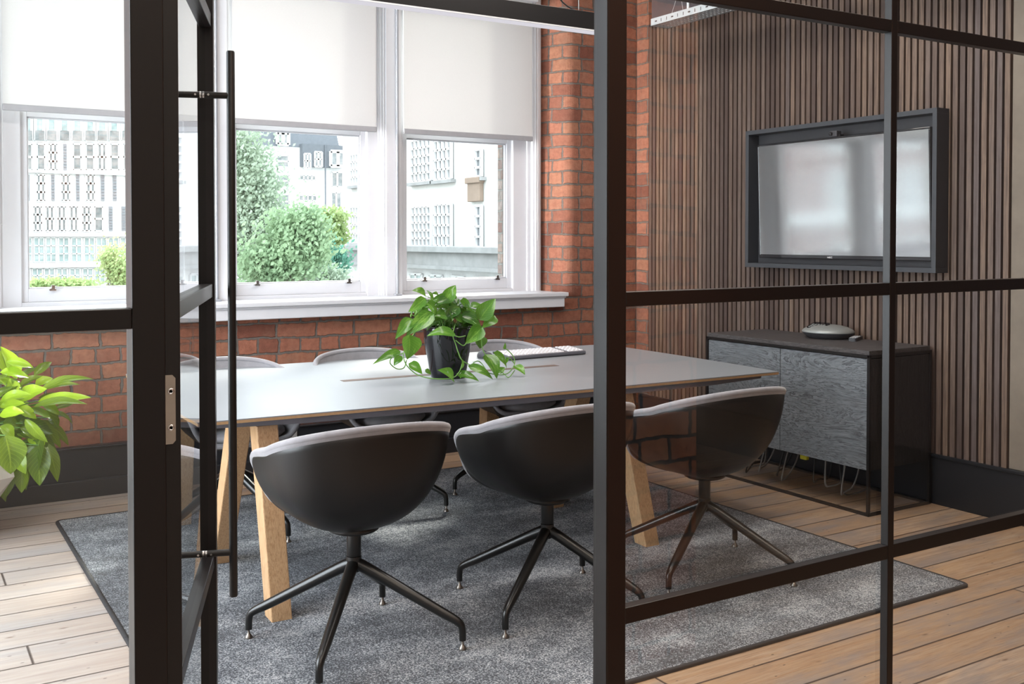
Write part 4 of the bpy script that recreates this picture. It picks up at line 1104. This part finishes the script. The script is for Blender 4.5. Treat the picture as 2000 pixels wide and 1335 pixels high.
# ================================================================== OUTSIDE
GZ = -7.5
b = B(); b.box(-150, 8, GZ-.5, 250, 320, GZ); struct('ground', b, 'ext_ground', label='pale street far below the windows')
b = B()
vs = [(3.735, 6.225, .9), (4.3, 6.225, .9), (4.3, 6.225, 3.2), (3.735, 6.225, 3.2), (3.735, 6.29, .9), (3.735, 6.29, 3.2)]
b.add(vs, [(0, 1, 2, 3), (4, 0, 3, 5)], 'brick_pale', False, [(0, 0), (.56, 0), (.56, 2.3), (0, 2.3), (-.1, 0), (-.1, 2.3)])
struct('trim_7', b, label='painted brick edge outside the right window')

# building A : panelled office block, facade at Y = YA
YA = 104.0
bA = thing('office_building', 'white panelled office block with grey louvres far beyond the left window', 'building', (0, YA, GZ))
def A_(px, py, y=YA): p = on(px, py, 1, y); return p.x, p.z-GZ
x0, _ = A_(-120, 400); x1, _ = A_(352, 400)
B().box(x0, 0, 0, x1, 12, 45).build('wall', 'ext_white', bA)
rows = [(174, 222), (229, 274), (281, 332), (341, 392), (403, 451), (464, 511), (524, 551), (562, 600)]
ra = random.Random(11)
def window_part(parent, u0, u1, v0, v1, nu, nv, P, glass='ext_glass', frame='ext_white', fr=.07, dep=.12):
    """P(u,v,d) -> local point, d toward the viewer"""
    b = B()
    def bx(a0, a1, c0, c1, d0, d1, m):
        vs = [P(a, c, d) for d in (d0, d1) for c in (c0, c1) for a in (a0, a1)]
        b.add(vs, [(0, 2, 3, 1), (4, 5, 7, 6), (0, 1, 5, 4), (2, 6, 7, 3), (0, 4, 6, 2), (1, 3, 7, 5)], m)
    bx(u0, u1, v0, v1, 0, dep*.3, glass)
    for i in range(nu+1): uu = u0+(u1-u0)*i/nu; bx(uu-fr/2, uu+fr/2, v0, v1, dep*.3, dep, frame)
    for j in range(nv+1): vv = v0+(v1-v0)*j/nv; bx(u0, u1, vv-fr/2, vv+fr/2, dep*.3, dep, frame)
    return b.build('window', None, parent)
PA = lambda u, v, d: (u, -d, v)
for ri, (ya, yb) in enumerate(rows):
    px = -60 + ra.uniform(0, 10)
    while px < 330:
        wpx = 22.5; c0, zt_ = A_(px, ya); c1, zb_ = A_(px+wpx, yb)
        _, zt_ = A_(px+10, ya); _, zb_ = A_(px+10, yb)
        if ri in (5, 6, 7): window_part(bA, c0+.05, c1-.05, zb_, zt_, 2, 3 if ri == 5 else 2, PA, 'ext_glass_teal', fr=.10)
        elif ri in (0, 1): window_part(bA, c0+.1, c1-.1, zb_, zt_, 1, 1, PA, 'ext_glass_teal', fr=.30); \
            B().box(c0+.1, -.28, zb_, c1-.1, -.20, zb_+.9).build('balustrade', 'ext_glass', bA)
        else:
            kk = ra.random()
            if kk < .32:
                b = B(); b.box(c0+.35, -.10, zb_, c1-.35, 0, zt_)
                for q_ in range(9): zz_ = zb_+(zt_-zb_)*q_/9; b.box(c0+.35, -.16, zz_, c1-.35, -.1, zz_+.12)
                b.build('louvre_panel', 'ext_panel', bA)
            else:
                window_part(bA, c0+.12, c1-.12, zb_, zt_, 1+(kk > .6), 2+(kk > .8), PA, fr=.20)
        px += wpx + ra.choice((1.0, 2.5))
for (ya, yb) in ((334, 339), (454, 462), (513, 522)):
    _, z0 = A_(120, yb); _, z1 = A_(120, ya)
    B().box(x0, -.35, z0, x1, 0, z1).build('floor_band', 'ext_white', bA)

# building B : white block with slate mansard, behind the trees
YBd = 150.0
bB = thing('apartment_building', 'white apartment block with dark slate top floors beyond the middle window', 'building', (0, YBd, GZ))
def Bc(cx, cy): p = on(450+cx/4.172, 240+cy/4.172, 1, YBd); return p.x, p.z-GZ
xa, _ = Bc(120, 300); xb, _ = Bc(1100, 300); _, zr = Bc(500, 195)
B().box(xa, 0, 0, xb, 14, zr).build('wall', 'ext_white', bB)
xq, _ = Bc(890, 100); _, zq = Bc(500, -40)
b = B(); b.loft([[(xa, -.1, zr), (xq, -.1, zr), (xq, 10, zr), (xa, 10, zr)], [(xa, 1.6, zq), (xq-.3, 1.6, zq), (xq-.3, 10, zq), (xa, 10, zq)]], None, False).build('mansard_roof', 'ext_slate', bB)
u0, v1 = Bc(565, 205); u1, v0 = Bc(905, 370)
B().box(u0, -1.2, v0, u1, .1, v1+.6).build('slate_bay', 'ext_slate', bB)
for (a, c, d, e, nu, nv, dd, fr) in ((378, 80, 470, 178, 2, 1, .2, .5), (578, 255, 628, 372, 2, 2, 1.25, .25), (662, 240, 722, 360, 2, 2, 1.25, .25), (790, 235, 908, 360, 2, 1, 1.3, .5),
                                   (375, 262, 472, 362, 1, 2, .05, .25), (370, 420, 478, 522, 1, 2, .05, .25), (372, 580, 478, 700, 1, 2, .05, .25), (563, 425, 693, 468, 4, 1, .05, .2), (558, 588, 700, 635, 4, 1, .05, .2),
                                   (822, 400, 915, 522, 2, 1, .05, .25), (820, 565, 900, 690, 2, 1, .05, .25), (820, 745, 905, 850, 2, 1, .05, .25), (560, 760, 700, 800, 4, 1, .05, .2),
                                   (120, 262, 240, 362, 2, 2, .05, .25), (120, 420, 240, 522, 2, 2, .05, .25)):
    w0, zt_ = Bc(a, c); w1, zb_ = Bc(d, e)
    window_part(bB, w0, w1, zb_, zt_, nu, nv, lambda u, v, d2, dd=dd: (u, -d2-dd, v), fr=fr)
w0, zt_ = Bc(748, 185); _, zb_ = Bc(745, 700)
B().tube([(w0, -1.3, zt_), (w0, -1.3, zb_)], .12, n=8).build('drainpipe', 'ext_slate', bB)

# building C : cream stone block along the right, facade at X = XC
XC = 29.4
bC = thing('stone_building', 'cream stone building with tall gridded windows beyond the right window', 'building', (XC, 0, GZ))
def Cc(cx, cy, X=XC): p = on(760+cx/3.813, 250+cy/3.813, 0, X); return p.y, p.z-GZ
ya, _ = Cc(-345, 400); yb, _ = Cc(900, 400)
B().box(0, yb, 0, 14, ya, 32).build('wall', 'ext_cream', bC)
PC = lambda u, v, d: (-d, u, v)
for (a, c, d, e, nu, nv) in ((180, 100, 330, 388, 5, 5), (355, 100, 480, 375, 4, 4), (185, 590, 330, 880, 5, 5), (355, 572, 480, 878, 4, 4), (660, 165, 706, 358, 1, 3), (663, 580, 706, 885, 1, 4),
                            (-270, 590, -210, 850, 3, 4), (-270, 200, -210, 420, 3, 4)):
    s0, t1_ = Cc(a, c); s1, t0_ = Cc(d, e)
    mx_, mn_ = max(s0, s1), min(s0, s1)
    window_part(bC, mn_, mx_, t0_, t1_, nu, nv, PC, 'ext_grey', 'ext_white', .13, .25)
    B().box(-.35, mn_-.3, t0_-.25, 0, mx_+.3, t0_-.05).build('window_ledge', 'ext_stone', bC)
s0, t1_ = Cc(612, 372); s1, t0_ = Cc(705, 545)
b = B(); b.box(-.3, s1, t0_, 0, s0, t1_); b.box(-.42, s1-.1, t1_-.35, 0, s0+.1, t1_); b.build('stone_balcony', 'ext_brown', bC, .05)
s0, _ = Cc(-380, 900, 26.5); s1, _ = Cc(900, 900, 26.5); _, pt = Cc(400, 890, 26.5); _, pb = Cc(400, 1052, 26.5)
b = B(); b.box(-2.9, s1, pb, 0, s0, pt); b.box(-3.2, s1, pt-.25, 0, s0, pt+.05); b.box(-3.1, s1, pb, 0, s0, pb+.2)
b.build('parapet', 'ext_stone', bC)
b = B(); b.box(-2.3, s1, 0, 0, s0, pb); b.build('lower_wall', 'ext_white', bC)
yy = s1+.5
while yy < s0-2:
    window_part(bC, yy, yy+1.6, pb-3.4, pb-.4, 2, 2, lambda u, v, d: (-2.3-d, u, v), 'ext_glass_teal', 'ext_white', .15); yy += 2.6

# brick terrace to the left, seen only reflected in the television
YD = 42.0
bD = thing('brick_terrace', 'red brick terrace with white windows seen only as a reflection in the television', 'building', (-30, YD, GZ))
B().box(-40, 0, 0, 22, 10, 26).build('wall', simple('ext_red', (.22, .10, .08), .9, 0, .2, .15, .5), bD)
for i_ in range(9):
    for j_ in range(5):
        window_part(bD, -36+i_*6.2, -33.6+i_*6.2, 2.5+j_*4.4, 5.6+j_*4.4, 2, 2, lambda u, v, d: (u, -d, v), 'ext_glass', 'ext_white', .25, .3)
B().box(-40, -.6, 7.0, 22, 0, 7.6).build('string_course', 'ext_white', bD)

# trees
def tree(name, lab, px, py0, py1, Y, blobs, mat, leaf_n, ls, seed, trunk=True):
    r = random.Random(seed)
    base = on(px, py1, 1, Y); base.z = GZ
    t = thing(name, lab, 'tree', base)
    v, f = [], []
    tot = sum(bl[2]*bl[3] for bl in blobs)
    for (bx, by, rx, ry) in blobs:
        c = on(bx, by, 1, Y)-base; sx = rx/F*Y*1.12; sz = ry/F*Y*1.12
        for k in range(int(leaf_n*(rx*ry)/tot)):
            while True:
                q = Vector((r.uniform(-1, 1), r.uniform(-1, 1), r.uniform(-1, 1)))
                if q.length < 1: break
            q = Vector((r.gauss(0, .48), r.gauss(0, .48), r.gauss(0, .48)))*(.75+.5*abs(math.sin(k*.013)))
            p = c + Vector((q.x*sx, q.y*(sx+sz)*.5, q.z*sz)); a = Vector((r.gauss(0, 1), r.gauss(0, 1), r.gauss(0, 1))).normalized(); d = a.orthogonal().normalized()*ls*r.uniform(.5, 1.2); e = a.cross(d).normalized()*ls*.5
            o_ = len(v); v += [p-d, p-e, p+d, p+e]; f.append((o_, o_+1, o_+2, o_+3))
    B().add(v, f).build('foliage', mat, t)
    if trunk:
        top = on(blobs[0][0], blobs[0][1]-blobs[0][3]*.6, 1, Y)-base; b = B()
        b.tube([(0, 0, 0), (.1, 0, top.z*.4), top], [.28, .2, .04], n=8)
        for k in range(10):
            bl = r.choice(blobs); e = on(bl[0]+r.uniform(-.6, .6)*bl[2], bl[1]+r.uniform(-.6, .4)*bl[3], 1, Y)-base; s_ = top*r.uniform(.35, .7)
            b.tube([s_, (s_+e)/2+Vector((0, 0, .4)), e], [.08, .05, .02], n=6)
        b.build('trunk', 'bark', t)
    return t
tree('birch_tree', 'tall pale green birch tree at the left of the middle window', 495, 255, 700, 49, [(485, 330, 40, 85), (478, 430, 50, 80), (512, 380, 34, 60), (500, 500, 60, 55), (455, 300, 30, 60), (530, 460, 40, 45)], 'tree_pale', 15000, .13, 1)
tree('willow_tree', 'mid green willow tree in the centre of the middle window', 570, 410, 700, 37, [(565, 455, 42, 40), (600, 440, 32, 30), (560, 505, 60, 42), (610, 480, 30, 35), (520, 520, 45, 35)], 'tree_mid', 11000, .12, 2)
tree('maple_tree', 'yellow green maple tree at the right of the middle window', 645, 405, 700, 56, [(640, 425, 30, 16), (655, 455, 20, 22), (625, 432, 26, 14)], 'tree_lime', 4000, .16, 3)
tree('cedar_tree', 'low blue green tree at the bottom right of the middle window', 630, 485, 700, 52, [(632, 505, 36, 24), (652, 520, 22, 22), (605, 520, 22, 20)], 'tree_teal', 5000, .15, 4)
tree('garden_shrub', 'pale green shrub at the bottom of the middle window', 640, 520, 700, 40, [(640, 538, 30, 14), (600, 545, 20, 8)], 'tree_pale', 2500, .10, 5)
tree('young_tree', 'small leafy tree in front of the office block in the left window', 225, 480, 700, 40, [(226, 520, 20, 34), (212, 505, 12, 16), (238, 540, 16, 26)], 'tree_lime', 2600, .09, 6)
tree('flowering_hedge', 'yellow green hedge along the bottom of the left window', 110, 545, 700, 42, [(75, 556, 30, 8), (115, 554, 40, 8), (150, 556, 25, 8)], 'tree_lime', 3000, .09, 7, False)

# ================================================================== LIGHT
wd = bpy.data.worlds.new('world'); bpy.context.scene.world = wd; wd.use_nodes = True
nt = wd.node_tree; bg = nt.nodes['Background']
tc = nt.nodes.new('ShaderNodeTexCoord'); sp_ = nt.nodes.new('ShaderNodeSeparateXYZ'); cr = nt.nodes.new('ShaderNodeValToRGB')
nt.links.new(tc.outputs['Generated'], sp_.inputs[0]); nt.links.new(sp_.outputs[2], cr.inputs[0]); nt.links.new(cr.outputs[0], bg.inputs[0])
cr.color_ramp.elements[0].position = 0; cr.color_ramp.elements[0].color = (.80, .84, .88, 1)
cr.color_ramp.elements[1].position = .6; cr.color_ramp.elements[1].color = (.84, .92, 1.0, 1)
bg.inputs[1].default_value = 6.0
sun = bpy.data.lights.new('sun', 'SUN'); sun.energy = 10.0; sun.angle = R(9); sun.color = (1, .94, .84)
so = bpy.data.objects.new('sun', sun); C.objects.link(so)
so.rotation_euler = Vector((-.50, -.66, -.56)).to_track_quat('-Z', 'Y').to_euler()
def area(name, loc, rot, sx, sy, e, col=(1, 1, 1)):
    l = bpy.data.lights.new(name, 'AREA'); l.shape = 'RECTANGLE'; l.size = sx; l.size_y = sy; l.energy = e; l.color = col
    o = bpy.data.objects.new(name, l); C.objects.link(o); o.location = loc; o.rotation_euler = rot; return o
area('ceiling_light_room', (1.6, 3.4, CEIL-.03), (0, 0, 0), 2.4, .5, 55, (1, .95, .90))  # added fill for the room, no visible fitting
area('ceiling_light_slats', (3.3, 3.6, CEIL-.03), (0, 0, 0), .5, 2.6, 45, (1, .92, .85))  # added fill to brighten the slatted side
area('ceiling_light_corridor', (2.0, 1.2, CEIL-.03), (0, 0, 0), 3.0, .3, 110, (1, .86, .72))  # added warm fill for the corridor and its brick pier
area('ceiling_light_viewer', (.5, -1.0, CEIL-.03), (0, 0, 0), 2.5, .6, 50, (1, .9, .8))  # unseen fill added behind the viewer
area('daylight_left_window', (XL+.02, 3.8, 1.65), (0, -PI/2, 0), 2.5, 2.6, 185, (.86, .93, 1.0))  # added lamp inside the left wall, boosts the side light
lr = area('daylight_left_corner', (XL+.1, 5.55, 2.0), (0, 0, 0), .3, 1.8, 14, (1, .95, .90))  # made-up narrow lamp brightening the brick reveal, no window behind it
lr.rotation_euler = (Vector((4.0, 6.02, 1.9)) - lr.location).to_track_quat('-Z', 'Y').to_euler(); lr.data.spread = R(28)
# daylight entering through each window opening
for (x0, x1) in ((.655, 1.45), (1.80, 2.607), (2.936, 3.711)):
    pass

# ================================================================== CAMERA
cam = bpy.data.cameras.new('camera'); co = bpy.data.objects.new('camera', cam); C.objects.link(co)
co.location = (0, 0, H)
co.rotation_euler = (PI/2-TH, 0, -YAW)
cam.sensor_fit = 'HORIZONTAL'; cam.sensor_width = 36; cam.lens = F/2000*36
cam.shift_y = -(667.5-PY)/2000 * 1.0
cam.clip_start = .05; cam.clip_end = 600
bpy.context.scene.camera = co
sc = bpy.context.scene
sc.view_settings.view_transform = 'Standard'; sc.view_settings.look = 'None'; sc.view_settings.exposure = 0
